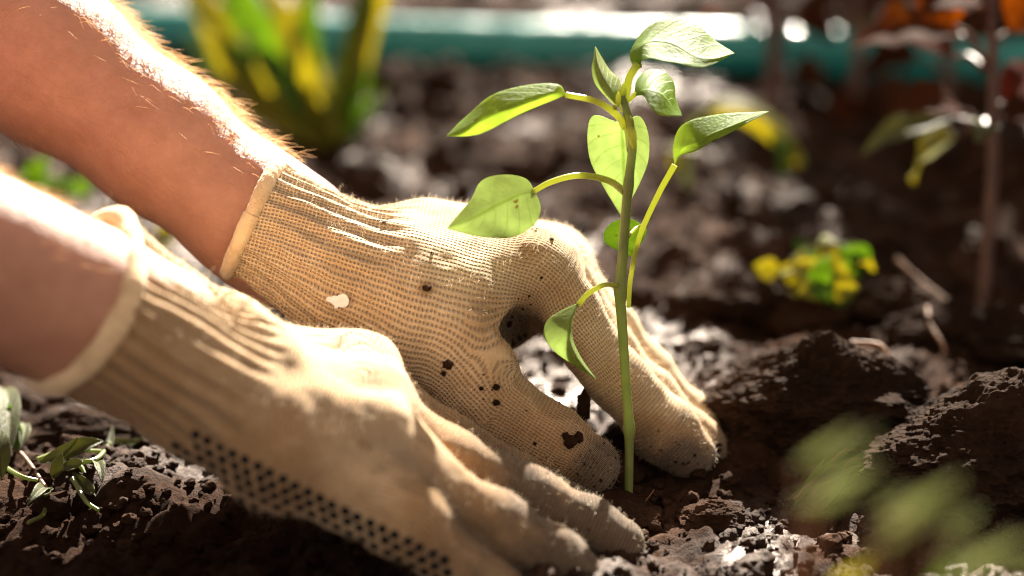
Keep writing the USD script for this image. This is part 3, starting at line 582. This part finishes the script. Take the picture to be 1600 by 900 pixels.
# lower left leaf
leaf_px(seedling, [(836, 300, .632), (822, 280, .632), (786, 272, .631), (752, 284, .630), (733, 315, .629), (698, 357, .626)],
    [(836, 300, .632), (815, 303, .630), (785, 316, .628), (757, 331, .627), (730, 345, .626), (698, 357, .626)],
    [(836, 300, .632), (845, 325, .632), (833, 352, .631), (800, 371, .629), (750, 370, .626), (698, 357, .626)], pepper_leaf_young, sag=.08, ruffle=.03)
# top right folded leaf
leaf_px(seedling, [(990, 108, .633), (985, 80, .638), (1010, 45, .644), (1050, 30, .647), (1085, 38, .647), (1115, 62, .644), (1148, 83, .640)],
    [(997, 104, .632), (1003, 72, .634), (1025, 64, .636), (1055, 70, .634), (1085, 88, .630), (1115, 92, .632), (1148, 83, .640)],
    [(1003, 106, .632), (1003, 95, .628), (1020, 90, .626), (1045, 98, .625), (1075, 101, .624), (1105, 104, .628), (1148, 83, .640)], pepper_leaf, ruffle=.015)
# upright small leaf
leaf_px(seedling, [(960, 164, .631), (946, 150, .632), (930, 130, .634), (925, 108, .636), (928, 90, .638), (930, 72, .640)],
    [(962, 162, .630), (954, 144, .628), (944, 125, .629), (936, 105, .632), (932, 88, .636), (930, 72, .640)],
    [(966, 158, .630), (970, 138, .634), (966, 122, .637), (953, 110, .638), (940, 90, .639), (930, 72, .640)], pepper_leaf_young)
# curled leaf right of the tip
leaf_px(seedling, [(992, 148, .637), (995, 126, .642), (1012, 110, .646), (1036, 111, .647), (1052, 128, .645), (1056, 155, .642), (1066, 181, .638)],
    [(992, 149, .637), (1004, 142, .634), (1020, 142, .632), (1036, 150, .632), (1046, 163, .634), (1054, 174, .636), (1066, 181, .638)],
    [(992, 150, .637), (1005, 150, .632), (1014, 163, .627), (1028, 178, .625), (1042, 181, .628), (1054, 181, .633), (1066, 181, .638)], pepper_leaf, sag=.1)
# heart shaped leaf hanging behind the stem
leaf_px(seedling, [(962, 190, .646), (928, 180, .648), (918, 205, .650), (922, 250, .652), (942, 290, .654), (960, 320, .656), (974, 343, .657)],
    [(970, 192, .645), (972, 215, .648), (974, 245, .651), (975, 272, .654), (975, 300, .656), (975, 322, .657), (974, 343, .657)],
    [(980, 188, .645), (1000, 182, .650), (1013, 210, .652), (1013, 250, .654), (1000, 285, .656), (985, 315, .657), (974, 343, .657)], pepper_leaf_young, sag=-.05)
# right leaf
leaf_px(seedling, [(1054, 258, .641), (1052, 228, .643), (1062, 200, .645), (1092, 184, .646), (1130, 178, .645), (1170, 176, .644), (1202, 174, .642)],
    [(1054, 258, .641), (1066, 232, .640), (1088, 222, .639), (1112, 210, .638), (1138, 199, .638), (1168, 187, .640), (1202, 174, .642)],
    [(1054, 258, .641), (1062, 244, .640), (1086, 236, .637), (1112, 222, .636), (1140, 208, .637), (1170, 191, .639), (1202, 174, .642)], pepper_leaf, ruffle=.015)
# small leaf behind the stem
leaf_px(seedling, [(1004, 352, .654), (986, 342, .656), (960, 346, .656), (944, 362, .655), (946, 380, .654), (968, 393, .653), (985, 402, .652)],
    [(1004, 352, .654), (992, 356, .655), (980, 362, .655), (974, 372, .655), (974, 384, .654), (980, 394, .653), (985, 402, .652)],
    [(1004, 352, .654), (1010, 358, .654), (1008, 368, .654), (1002, 380, .653), (994, 390, .653), (990, 398, .652), (985, 402, .652)], weed_leaf)
# drooping folded leaf
leaf_px(seedling, [(903, 474, .631), (880, 484, .634), (856, 500, .636), (850, 525, .635), (868, 550, .632), (900, 572, .629), (932, 593, .628)],
    [(903, 474, .631), (892, 500, .627), (888, 520, .625), (892, 540, .624), (902, 560, .625), (916, 578, .626), (932, 593, .628)],
    [(905, 474, .631), (897, 490, .631), (893, 512, .634), (896, 534, .635), (906, 556, .633), (919, 576, .630), (932, 593, .628)], pepper_leaf_young, sag=.06)
# growing tip
for k, (a, b, w) in enumerate([((972, 160, .631), (975, 128, .630), 11), ((966, 168, .629), (966, 142, .628), 9), ((980, 178, .629), (990, 205, .628), 12), ((984, 190, .629), (991, 236, .629), 15), ((964, 172, .628), (958, 164, .627), 7)]):
    pa, pb = P(*a), P(*b); prof = np.sin(np.linspace(0.25, np.pi - .05, 12)) * w / 2 * .63 / FPX
    obj('bud', tube(spline([pa, (pa + pb) / 2 + .0006 * F_ * (-1) ** k, pb], 12), prof, 10), petiole_mat, seedling)

# ------------------------------------------------------------------ small things on the gloves
CR = ['black crumb above a smaller one at the thumb root', 'tiny lower left crumb of a pair at the thumb root', 'upper of two dark crumbs along the thumb', 'lower of two dark crumbs along the thumb', 'tiny crumb left of the two on the thumb',
      'largest wet soil blotch, on the thumb tip', 'right lobe of soil by the blotch on the thumb tip', 'small left crumb beside the blotch on the thumb tip', 'lone brown crumb on the middle of the back', 'tiny speck on the upper wrist bulge', 'speck on the ribs by the wrist bulge',
      'left crumb inside the dark thumb web', 'middle crumb inside the dark thumb web', 'right crumb inside the dark thumb web', 'upper left crumb at the rim of the thumb web']
for k, (px, py, s) in enumerate([(700, 570, .0016), (693, 583, .0009), (775, 605, .0014), (775, 629, .0013), (752, 607, .0008), (890, 690, .0030), (903, 684, .0024), (884, 682, .0016), (667, 451, .0016), (675, 395, .0006), (600, 348, .0007), (801, 537, .0012), (812, 528, .0012), (820, 524, .0010), (795, 505, .0016)]):
    q = hit(left.f, px, py, 0.5); nn = grad(left.base, q[None], .0005)[0][0]
    sq = 0.45 + 0.55 * (1 - np.abs(nn)); m = noised(q + nn * s * .15, s, 40 + k, sq, .7, 2, 2.2)
    tag(obj('soil_crumb', m, soil), CR[k] + ' on the rear cream glove', 'soil crumb', 'soil crumbs stuck to the rear glove')
q = hit(left.f, 532, 470, .5); nn = grad(left.base, q[None], .0005)[0][0]; s1 = nrm(np.cross(nn, U_)); s2 = np.cross(nn, s1)
fl = []
from shapely.geometry import Polygon
fo = [(-44, 8), (-38, 13), (-30, 11), (-22, 15), (-8, 14), (2, 19), (14, 22), (25, 17), (31, 6), (30, -8), (22, -17), (8, -20), (-4, -17), (-10, -24), (-18, -22), (-17, -14), (-24, -8), (-34, -2), (-42, 1)]
fm = trimesh.creation.extrude_polygon(Polygon(fo).buffer(1.5), 3.0, engine='earcut'); fm = fm.subdivide().subdivide().subdivide(); fv = fm.vertices * 0.00010
fv[:, 2] += .0006 * meshkit.fbm(fv * 700, 2, 3) + .0004 * (fv[:, 0] / .003) ** 2 * (fv[:, 0] > 0)
fl = [trimesh.Trimesh(q + fv @ np.stack([-s1 if s1 @ R_ < 0 else s1, s2 if s2 @ U_ > 0 else -s2, nn]) + nn * .0001, fm.faces, process=False)]
tag(obj('white_flake', trimesh.util.concatenate(fl), flake_mat), 'small white papery flake stuck to the side of the rear glove', 'flake')
# twig stub of soil in the gap
g0 = on_ground(912, 668); tag(obj('soil_lump', noised(P(912, 640, .668), .0028, 77, (.8, .8, 2.2), .5, 3), soil), 'small upright black soil lump between thumb and fingers', 'soil lump')

# ------------------------------------------------------------------ clods and crumbs
def clod(px, py, r, sq, seed, label):
    g = on_ground(px, py); m = trimesh.creation.icosphere(6 if r > .02 else 5, 1.0); v = m.vertices; o = seed * 3.7
    big = meshkit.fbm(v * 1.5 + o, 2, seed) - .5; lump = np.abs(2 * meshkit.noise(v * 3.4 + o, seed + 1) - 1) - .4; mid = meshkit.fbm(v * 8 + o, 3, seed + 2) - .5; fin = meshkit.fbm(v * 30 + o, 3, seed + 3) - .5
    v = v * (1 + .55 * big - .16 * lump + .24 * mid + .13 * fin)[:, None]
    z = np.clip(v[:, 2], 0, 1.4); rad = np.hypot(v[:, 0], v[:, 1])
    v[:, :2] *= (1.20 - .28 * z)[:, None]; v[:, 2] = np.where(v[:, 2] > 0, v[:, 2] * (1.18 - .35 * rad), v[:, 2])
    v = v * np.asarray(sq) * r
    tag(obj('soil_clod', (v + g + W(0, 0, r * sq[2] * .25), m.faces), clod_soil if r > .012 else soil, smooth=True), label, 'soil clod')
clod(1285, 640, .028, (1.15, .8, .66), 3, 'dark ridged soil clod at mid right with a pointed lit crest')
clod(1370, 655, .015, (1.2, .8, .6), 31, 'smaller dark clod between the two big clods at right')
clod(1585, 735, .034, (1.15, .9, .66), 5, 'largest soil clod at the right edge, crumbly brown')
clod(1450, 760, .014, (1.2, .9, .6), 33, 'small clod at the foot of the largest clod at right')
clod(1115, 815, .008, (1.2, .9, .7), 12, 'small wet clod right of the seedling base, under the fingertips')
clod(940, 800, .012, (1.3, 1, .5), 14, 'black clod between the stem and the front glove')
clod(1180, 705, .008, (1.2, 1, .7), 15, 'small shiny clod just beyond the fingertips of the rear glove')
clod(120, 690, .014, (1.7, 1, .6), 17, 'brown clod beneath the front glove cuff at left')
for k_, (px_, py_) in enumerate([(1480, 520), (1250, 500), (1150, 470), (1390, 480), (1560, 540), (1180, 600)]):
    clod(px_, py_, (.016, .012, .014, .015, .02, .009)[k_], (1.3, .9, .6), 50 + k_, ('dark clod in front of the dark red stem', 'rounded clod below the yellow green weed', 'lit clod left of the yellow green weed', 'dark clod right of the yellow green weed', 'dark clod at the right edge above the largest clod', 'low clod left of the pointed clod')[k_])
rgc = np.random.default_rng(4); sb_ = on_ground(984, 785); col = []
for k in range(70):
    a = rgc.uniform(0, 2 * np.pi); d_ = .003 + .011 * rgc.random() ** 1.3; r_ = math.exp(rgc.normal(-6.5, .45)); q = sb_ + W(math.cos(a) * d_, math.sin(a) * d_, 0); q[2] = gz(q[0], q[1]) + r_ * .3 + max(0, .003 - d_ * .25)
    col.append(noised(q, r_, k % 13, (1, 1, .75), .55, 2, 1.8, 3))
tag(obj('soil_collar', trimesh.util.concatenate(col), soil), 'crumbly soil pressed round the foot of the seedling stem', None, None, 'stuff')
proto = UsdGeom.PointInstancer.Define(stage, '/World/soil_crumbs')
pr = []
for k in range(4):
    mm = noised((0, 0, 0), 1.0, 90 + k, (1, .85, .7), .6, 2, 1.8); usdkit.mesh(stage, f'/World/soil_crumbs/crumb_{k+1:03d}', mm, soil, smooth=30); pr.append(f'/World/soil_crumbs/crumb_{k+1:03d}')
proto.CreatePrototypesRel().SetTargets([Sdf.Path(x) for x in pr])
N = 14000; cy = CAM[1] + 0.42 + 1.1 * RNG.random(N) ** 1.6; cx = (RNG.random(N) - .5) * (cy - CAM[1]) * .66; cz = height(cx, cy); cs = np.exp(RNG.normal(-6.8, .65, N)) * (1 + .6 * (cy > .3))
proto.CreatePositionsAttr(Vt.Vec3fArray.FromNumpy(np.stack([cx, cy, cz + cs * .2], 1).astype(np.float32))); proto.CreateProtoIndicesAttr(Vt.IntArray.FromNumpy(RNG.integers(0, 4, N).astype(np.int32)))
proto.CreateScalesAttr(Vt.Vec3fArray.FromNumpy(np.repeat(cs[:, None], 3, 1).astype(np.float32)))
qa = RNG.uniform(0, np.pi, N); proto.CreateOrientationsAttr(Vt.QuathArray([Gf.Quath(float(np.cos(a)), 0, 0, float(np.sin(a))) for a in qa]))
tag(proto, 'loose crumbs of soil scattered over the ground', None, None, 'stuff')

# ------------------------------------------------------------------ teal pipe
pp = []; r_pipe = .0168
for (px, py) in [(-300, 55), (-60, 68), (240, 82), (560, 98), (900, 108), (1150, 112), (1400, 122), (1600, 134), (1900, 152)]:
    g = ground_pt(px, py); pp.append(g + W(0, 0, .014))
tag(obj('garden_pipe', tube(spline(pp, 160), r_pipe, 32), pipe_mat), 'glossy teal plastic pipe lying across the soil at the back', 'pipe')

# ------------------------------------------------------------------ background plants
def blade(base, tip, w, mt, parent, bend, up): return free_leaf(base, tip, w, up, mt, parent, droop=bend, fold=.35, belly=.45)
yp = thing('leafy_plant', 'yellow green strap leaved plant blurred behind the bare forearm', 'plant')
b0 = on_ground(515, 225)
rgp = np.random.default_rng(31)
LV = [(x, y, dd, w, .05 * (-1) ** i, (yellow_leaf, weed_leaf, dark_leaf)[i % 3]) for i, (x, y, dd, w) in enumerate([(260, -60, .03, .020), (300, -140, -.02, .022), (620, -140, .03, .016)])] + [(300, 20, -.02, .016, .10, yellow_leaf), (335, -30, .03, .018, .08, weed_leaf), (350, 60, .0, .014, .12, weed_leaf), (400, -60, .0, .016, .06, yellow_leaf), (420, 10, .04, .013, .09, weed_leaf), (455, -30, .05, .016, -.05, yellow_leaf), (490, -70, .02, .017, .03, weed_leaf), (620, -60, -.02, .012, -.12, yellow_leaf), (330, 110, .02, .013, .26, yellow_leaf), (280, 60, .03, .014, .22, weed_leaf), (590, -90, .02, .012, -.08, weed_leaf), (600, 20, .05, .010, -.15, weed_leaf), (360, 120, .02, .014, .20, weed_leaf), (395, 90, -.03, .010, .14, yellow_leaf), (470, 60, -.04, .012, .06, yellow_leaf), (600, 130, .03, .008, -.1, weed_leaf), (560, 110, -.03, .009, -.06, weed_leaf), (330, 150, -.03, .010, .22, yellow_leaf), (520, 90, .05, .010, .02, weed_leaf), (290, 90, .05, .014, .16, weed_leaf)]
for k, (px, py, dd, w, bend, mt) in enumerate(LV):
    d0 = (b0 - CAM) @ F_; blade(b0 + W(.003 * (k % 7 - 3), .004 * (k % 3 - 1), -.004), P(px, py, d0 + dd), w, mt, yp, bend, W(rgp.uniform(-.8, .4), -.8, rgp.uniform(.2, .8)))
for k, (px, py, w, mt) in enumerate([(385, 62, .008, pale_leaf), (495, 138, .007, yellow_leaf), (525, 206, .008, yellow_leaf), (430, 152, .007, yellow_leaf), (300, 12, .008, pale_leaf), (455, 20, .009, yellow_leaf)]):
    d0 = (b0 - CAM) @ F_ - .03; free_leaf(P(px - 7, py + 8, d0), P(px + 7, py - 8, d0), w, W(0, -1, .1), mt, yp, n=8, m=2)  # loose leaf bits added to blur into bright discs of light
obj('stem', tube(spline([b0 + W(0, 0, -.01), b0 + W(-.004, 0, .03), P(480, 90, (b0 - CAM) @ F_)], 12), np.linspace(.004, .002, 12), 8), stem_mat, yp)
ap = thing('arching_plant', 'thin plant with a yellow arching leaf blurred behind the right seedling leaf', 'plant')
b1 = on_ground(1075, 300); d1 = (b1 - CAM) @ F_
s_ = spline([b1, P(1070, 240, d1), P(1085, 190, d1), P(1120, 172, d1)], 20); obj('stem', tube(s_, np.linspace(.0022, .0012, 20), 8), stem_mat, ap)
Mid = [(1085, 190), (1120, 168), (1160, 170), (1200, 192), (1232, 225), (1252, 258)]
(mm, uv) = loft([P(x + 6, y - 14 * s, d1) for (x, y), s in zip(Mid, (.2, .9, 1, 1, .9, .1))], [P(x, y, d1 - .006) for x, y in Mid], [P(x - 8, y + 18 * s, d1 - .002) for (x, y), s in zip(Mid, (.2, .9, 1.1, 1.2, 1, .1))]); obj('leaf', mm, yellow_leaf, ap, smooth=True, uv=uv)
free_leaf(P(1075, 230, d1), P(1050, 265, d1 - .01), .014, W(0, -.4, 1), yellow_leaf, ap); free_leaf(P(1200, 195, d1), P(1222, 285, d1 - .01), .010, W(.5, -.8, .3), weed_leaf, ap)

def bronze(base_px, top_px, leaves, label, rad=.0035, name='bronze_plant', top_d=0.0):
    t = thing(name, label, 'plant', 'bronze leaved plants at the back right'); b = on_ground(*base_px); d = (b - CAM) @ F_; tp = P(*top_px, d + top_d)
    obj('stem', tube(spline([b - W(0, 0, .01), b * .6 + tp * .4 + W(.003, 0, 0), tp], 30), np.linspace(rad, rad * .7, 30), 10), bronze_stem, t)
    for (sx, sy, mx, my, tx, ty, w, dd, mt) in leaves:
        a = P(sx, sy, d); c = P(mx, my, d + dd * .4); e = P(tx, ty, d + dd)
        obj('petiole', tube(spline([a, (a + c) / 2 + W(0, 0, .003), c], 10), np.linspace(.0016, .0011, 10), 8), bronze_stem, t)
        free_leaf(c, e, w, W(.1, -.45, .9), mt, t, droop=.14, fold=.25)
    return t
bronze((1535, 478), (1548, -120), [(1540, 215, 1500, 170, 1400, 175, .024, -.02, bronze_leaf), (1538, 220, 1490, 185, 1345, 245, .016, .02, dull_leaf), (1540, 100, 1500, 55, 1330, 75, .034, .03, bronze_leaf), (1540, 95, 1490, 40, 1440, -40, .030, .0, bronze_leaf), (1545, 90, 1580, 50, 1660, -10, .03, .02, bronze_leaf), (1538, 215, 1570, 185, 1650, 200, .026, .03, bronze_leaf), (1538, 205, 1495, 215, 1430, 290, .030, .04, yellow_leaf), (1538, 200, 1570, 160, 1640, 120, .024, .05, red_leaf), (1545, 30, 1510, 0, 1430, 20, .03, -.03, bronze_leaf), (1545, 0, 1580, -30, 1680, 20, .03, .02, bronze_leaf), (1540, 110, 1490, 90, 1350, 60, .022, .06, red_leaf), (1536, 205, 1540, 195, 1525, 225, .012, -.03, dull_leaf)], 'bronze leaved young plant with dark red stem at the right edge', .0032)
bronze((1470, 240), (1478, -100), [(1474, 120, 1440, 90, 1340, 120, .036, .03, bronze_leaf), (1474, 60, 1440, 30, 1320, 20, .04, .03, bronze_leaf), (1474, 90, 1500, 60, 1580, 60, .034, .05, bronze_leaf), (1474, 150, 1440, 140, 1380, 190, .034, -.03, bronze_leaf)], 'bronze leaved plant with thin stem left of the dark red stem')
bronze((1205, 190), (1200, -120), [(1202, 60, 1180, 20, 1110, 30, .04, .05, bronze_leaf), (1202, 80, 1240, 40, 1310, 60, .04, .02, bronze_leaf), (1202, 20, 1170, -30, 1090, -30, .05, .0, bronze_leaf), (1202, 20, 1240, -30, 1320, -20, .05, .04, bronze_leaf), (1203, 130, 1240, 110, 1290, 140, .03, .02, bronze_leaf)], 'dark plant with brown stem behind the right seedling leaf', .006)
bronze((1330, 215), (1335, -60), [(1332, 80, 1340, 60, 1350, 30, .03, .05, yellow_leaf), (1332, 120, 1320, 140, 1325, 200, .028, .0, bronze_leaf), (1332, 40, 1300, 10, 1240, 10, .04, .03, bronze_leaf)], 'dark plant with hanging brown leaf between two bronze plants', .004)

# row of taller shrubs further back, mostly above the frame, added to shade the soil
def shrub(x, y, h, spread, n, seed, label, mt=dark_leaf):
    rg = np.random.default_rng(seed); t = thing('shade_shrub', label, 'shrub', None); z = gz(x, y) if abs(x) < 2 else 0
    b = W(x, y, z - .01); ends = []
    obj('stem', tube(spline([b, b + W(.01, 0, h * .5), b + W(-.01, .01, h)], 14), np.linspace(.009, .004, 14), 8), bronze_stem, t)
    L = []; UV = []; F2 = []; o = 0
    for k in range(n):
        zz_ = h * rg.uniform(.12, 1.0); ang = rg.uniform(0, 2 * np.pi); r = spread * rg.uniform(.2, 1) * (1.1 - .5 * zz_ / h)
        c = b + W(math.cos(ang) * r, math.sin(ang) * r, zz_); tip = c + nrm(W(math.cos(ang), math.sin(ang), rg.uniform(-.9, .1))) * rg.uniform(.05, .10)
        ax = tip - c; side = nrm(np.cross(ax, W(0, 0, 1) + .4 * rg.normal(size=3))); s = np.linspace(0, 1, 6); prof = np.sin(np.pi * s ** .8) * rg.uniform(.018, .032) / 2 * 1.0; prof[-1] = .0004; prof[0] = .001
        mid = c + ax * s[:, None] - W(0, 0, .012) * (s ** 2)[:, None]; (mm, uv) = loft(mid + side * prof[:, None], mid - W(0, 0, .002), mid - side * prof[:, None], n=6, m=2)
        q = np.asarray(mm[1]); L.append(mm[0]); UV.append(uv); F2.append(q + o); o += len(mm[0])
    obj('foliage', (np.vstack(L), np.vstack(F2)), mt, t, smooth=True, uv=np.vstack(UV))
shrub(-.46, 1.02, .55, .17, 450, 1, 'dense leafy dark green shrub added for shade at the far left behind the pipe')
shrub(.35, .95, .52, .14, 420, 6, 'bronze shrub added for shade close behind the right part of the pipe', bronze_leaf)
shrub(.53, .98, .50, .18, 650, 4, 'dense bronze shrub added for shade behind the pipe, above the right seedling leaf', bronze_leaf)
shrub(.76, .88, .58, .24, 800, 5, 'dense bronze shrub added for shade beyond the pipe at the far right', bronze_leaf)

# ------------------------------------------------------------------ weeds
def weed(name, px, py, sprigs, label, mt, cat='weed', lw=.007):
    t = thing(name, label, cat); b = on_ground(px, py); d = (b - CAM) @ F_
    for k, (tx, ty, dd, lv) in enumerate(sprigs):
        e = P(tx, ty, d + dd); mid = (b + e) / 2 + W(0, 0, .006); s = spline([b - W(0, 0, .004), mid, e], 14); obj('stem', tube(s, np.linspace(.0011, .0006, 14), 7), stem_mat, t)
        rg = np.random.default_rng(k + int(px))
        for m in range(lv):
            a = s[int(13 * (m + 1) / lv)]; dr = nrm(W(rg.normal(), rg.normal() * .7, rg.uniform(-.2, .7))); free_leaf(a, a + dr * rg.uniform(.010, .018), lw, W(.1, -1, .3), mt[(m + k) % len(mt)] if isinstance(mt, tuple) else mt, t, seed=m, n=10, m=3)
    return t
weed('chickweed', 1290, 470, [(1215, 425, .0, 5), (1250, 405, .02, 5), (1290, 420, -.01, 6), (1330, 400, .02, 5), (1360, 405, .0, 5), (1300, 470, -.02, 4), (1260, 450, -.03, 4)], 'sunlit yellow green weed with small leaves on the soil right of the seedling', (yellow_leaf, yellow_leaf, weed_leaf), lw=.010)
weed('small_weed', 75, 330, [(30, 285, .0, 3), (100, 290, -.01, 4), (120, 300, .01, 2)], 'small yellow green weed between the two forearms', weed_leaf, lw=.010)
weed('small_weed', 255, 385, [(245, 365, .0, 3), (268, 372, -.01, 2)], 'small orange sprout between the front cuff and rear forearm', yellow_leaf, lw=.005)
weed('small_weed', 1400, 640, [(1385, 560, .02, 2), (1420, 600, -.01, 2)], 'tiny weed between the two right hand clods', yellow_leaf, lw=.005)
# creeping weed at lower left
cw = thing('creeping_weed', 'withered creeping weed with curled leaves in the shade at lower left', 'weed')
def gpx(px, py, lift=.003): return on_ground(px, py) + W(0, 0, lift)
for rows in [[(-20, 712), (30, 722), (70, 775), (78, 790)], [(5, 745), (35, 762), (60, 768)], [(60, 735), (100, 722), (160, 722)], [(100, 742), (150, 735), (175, 705)], [(115, 765), (135, 800), (155, 815)], [(95, 750), (125, 745), (140, 770)], [(75, 785), (70, 820), (45, 835)]]:
    obj('stem', tube(spline([gpx(x, y, .004) for x, y in rows], 18), np.linspace(.0009, .0006, 18), 7), root_mat if len(rows) == 4 else stem_mat, cw)
for k, (a, b, w, mt) in enumerate([((15, 735), (8, 675), .008, dull_leaf), ((28, 725), (18, 695), .005, weed_leaf), ((5, 770), (-10, 735), .008, dull_leaf), ((65, 745), (125, 722), .005, dull_leaf), ((100, 738), (165, 728), .006, dull_leaf), ((130, 740), (178, 700), .005, dull_leaf), ((85, 770), (100, 745), .004, dull_leaf), ((100, 748), (132, 762), .005, dull_leaf), ((150, 745), (162, 795), .004, dull_leaf), ((76, 785), (68, 815), .005, dull_leaf), ((74, 790), (45, 832), .004, dull_leaf), ((115, 760), (150, 812), .004, dull_leaf), ((35, 725), (42, 700), .004, dull_leaf), ((170, 705), (225, 715), .003, dull_leaf)]):
    free_leaf(gpx(*a, .005), gpx(*b, .009 if k > 2 else .016), w, W(.3 * (-1) ** k, -.5, .8), mt, cw, droop=.15 * (-1) ** k, fold=.5, seed=k)
# foreground weeds at lower right, close to the lens
def near_weed(leaves, label, root):
    t = thing('foreground_weed', label, 'weed'); b = W(*root, gz(*root))
    for (ax_, ay, ad, tx, ty, td, w, mt) in leaves:
        a = P(ax_, ay, ad); obj('stem', tube(spline([b, (a + b) / 2 + W(.004, 0, .004), a], 14), np.linspace(.0012, .0007, 14), 7), stem_mat, t); free_leaf(a, P(tx, ty, td), w, W(.1, -.5, .85), mt, t, droop=.12)
def smear(cx, cy, w_, h_, d, n, seed, label, mats):
    t = thing('foreground_weed', label, 'weed'); rg = np.random.default_rng(seed); b = P(cx - w_ * .2, cy + 260, d); b[2] = gz(b[0], b[1])
    for k in range(n):
        a = P(cx + w_ * rg.uniform(-.5, .25), cy + h_ * rg.uniform(-.2, .6), d + rg.uniform(-.015, .015)); e = a + (P(cx + w_ * .5, cy - h_ * .45, d) - P(cx, cy, d)) * rg.uniform(.5, 1.0) + W(0, rg.uniform(-.006, .006), rg.uniform(-.003, .003))
        obj('stem', tube(spline([b, (a + b) / 2 + W(.003 * rg.normal(), 0, 0), a], 12), np.linspace(.0006, .0004, 12), 6), root_mat, t)
        free_leaf(a, e, rg.uniform(.0014, .0028), W(.2 * rg.normal(), -1, rg.uniform(-.2, .5)), mats[k % len(mats)], t, droop=.1, seed=k, n=10, m=3)
smear(1270, 735, 200, 90, .38, 5, 1, 'blurred pale green weed in front of the shiny mud', [pale_leaf])
smear(1430, 800, 200, 110, .37, 5, 2, 'blurred pale yellow green weed left of the bottom right corner', [pale_leaf])
smear(1550, 880, 200, 80, .365, 5, 3, 'blurred green and yellow weed in the bottom right corner', [pale_leaf, pale_leaf, weed_leaf])
smear(1310, 890, 110, 60, .42, 4, 4, 'blurred pale sprout at the bottom edge, right of the stem', [pale_leaf, yellow_leaf])

# grass and roots in the mud
gt = thing('grass_tuft', 'flattened green grass blades and dry roots lying on the shiny mud', 'grass')
for k, (a, b) in enumerate([((1245, 785), (1390, 742)), ((1260, 778), (1350, 735)), ((1280, 790), (1372, 752)), ((1300, 775), (1400, 745)), ((1255, 770), (1330, 730)), ((1290, 800), (1330, 760)), ((1230, 790), (1300, 770)), ((1310, 760), (1375, 720)), ((1240, 800), (1290, 742)), ((1340, 752), (1410, 740))]):
    free_leaf(gpx(*a, .002), gpx(*b, .007), .0022, W(.1, -.6, .8), weed_leaf if k % 3 else dull_leaf, gt, droop=.06, name='grass_blade', n=10, m=2)
for rows in [[(1270, 780), (1310, 735), (1350, 715), (1375, 740)], [(1300, 770), (1330, 745), (1365, 735)], [(1240, 790), (1290, 760), (1340, 730)]]:
    obj('root', tube(spline([gpx(x, y, .006 if 0 < i_ < 2 else .002) for i_, (x, y) in enumerate(rows)], 16), .0005, 6), root_mat, gt)
def root(rows, label, r=.0009):
    tag(obj('dry_root', tube(spline([P(*q) for q in rows], 24), np.linspace(r, r * .6, 24), 7), root_mat), label, 'root')
root([(1448, 480, .80), (1455, 510, .79), (1475, 545, .78), (1480, 600, .775)], 'thin red brown root hanging over the dark clod at right', .0010)
root([(1330, 535, .74), (1375, 540, .735), (1395, 570, .73), (1400, 600, .725)], 'yellowish root arching over the pointed clod', .0010)
root([(1400, 405, .86), (1440, 440, .85), (1480, 470, .84)], 'thin dry twig between the yellow weed and the dark red stem', .0012)
root([(1450, 660, .67), (1420, 700, .668), (1395, 735, .665)], 'thin straight root leaning on the largest clod', .0005)
# withered sprig by the stem base
root([(1000, 795, .648), (1015, 775, .646), (1022, 765, .646)], 'hair thin root beside the seedling base', .0003)
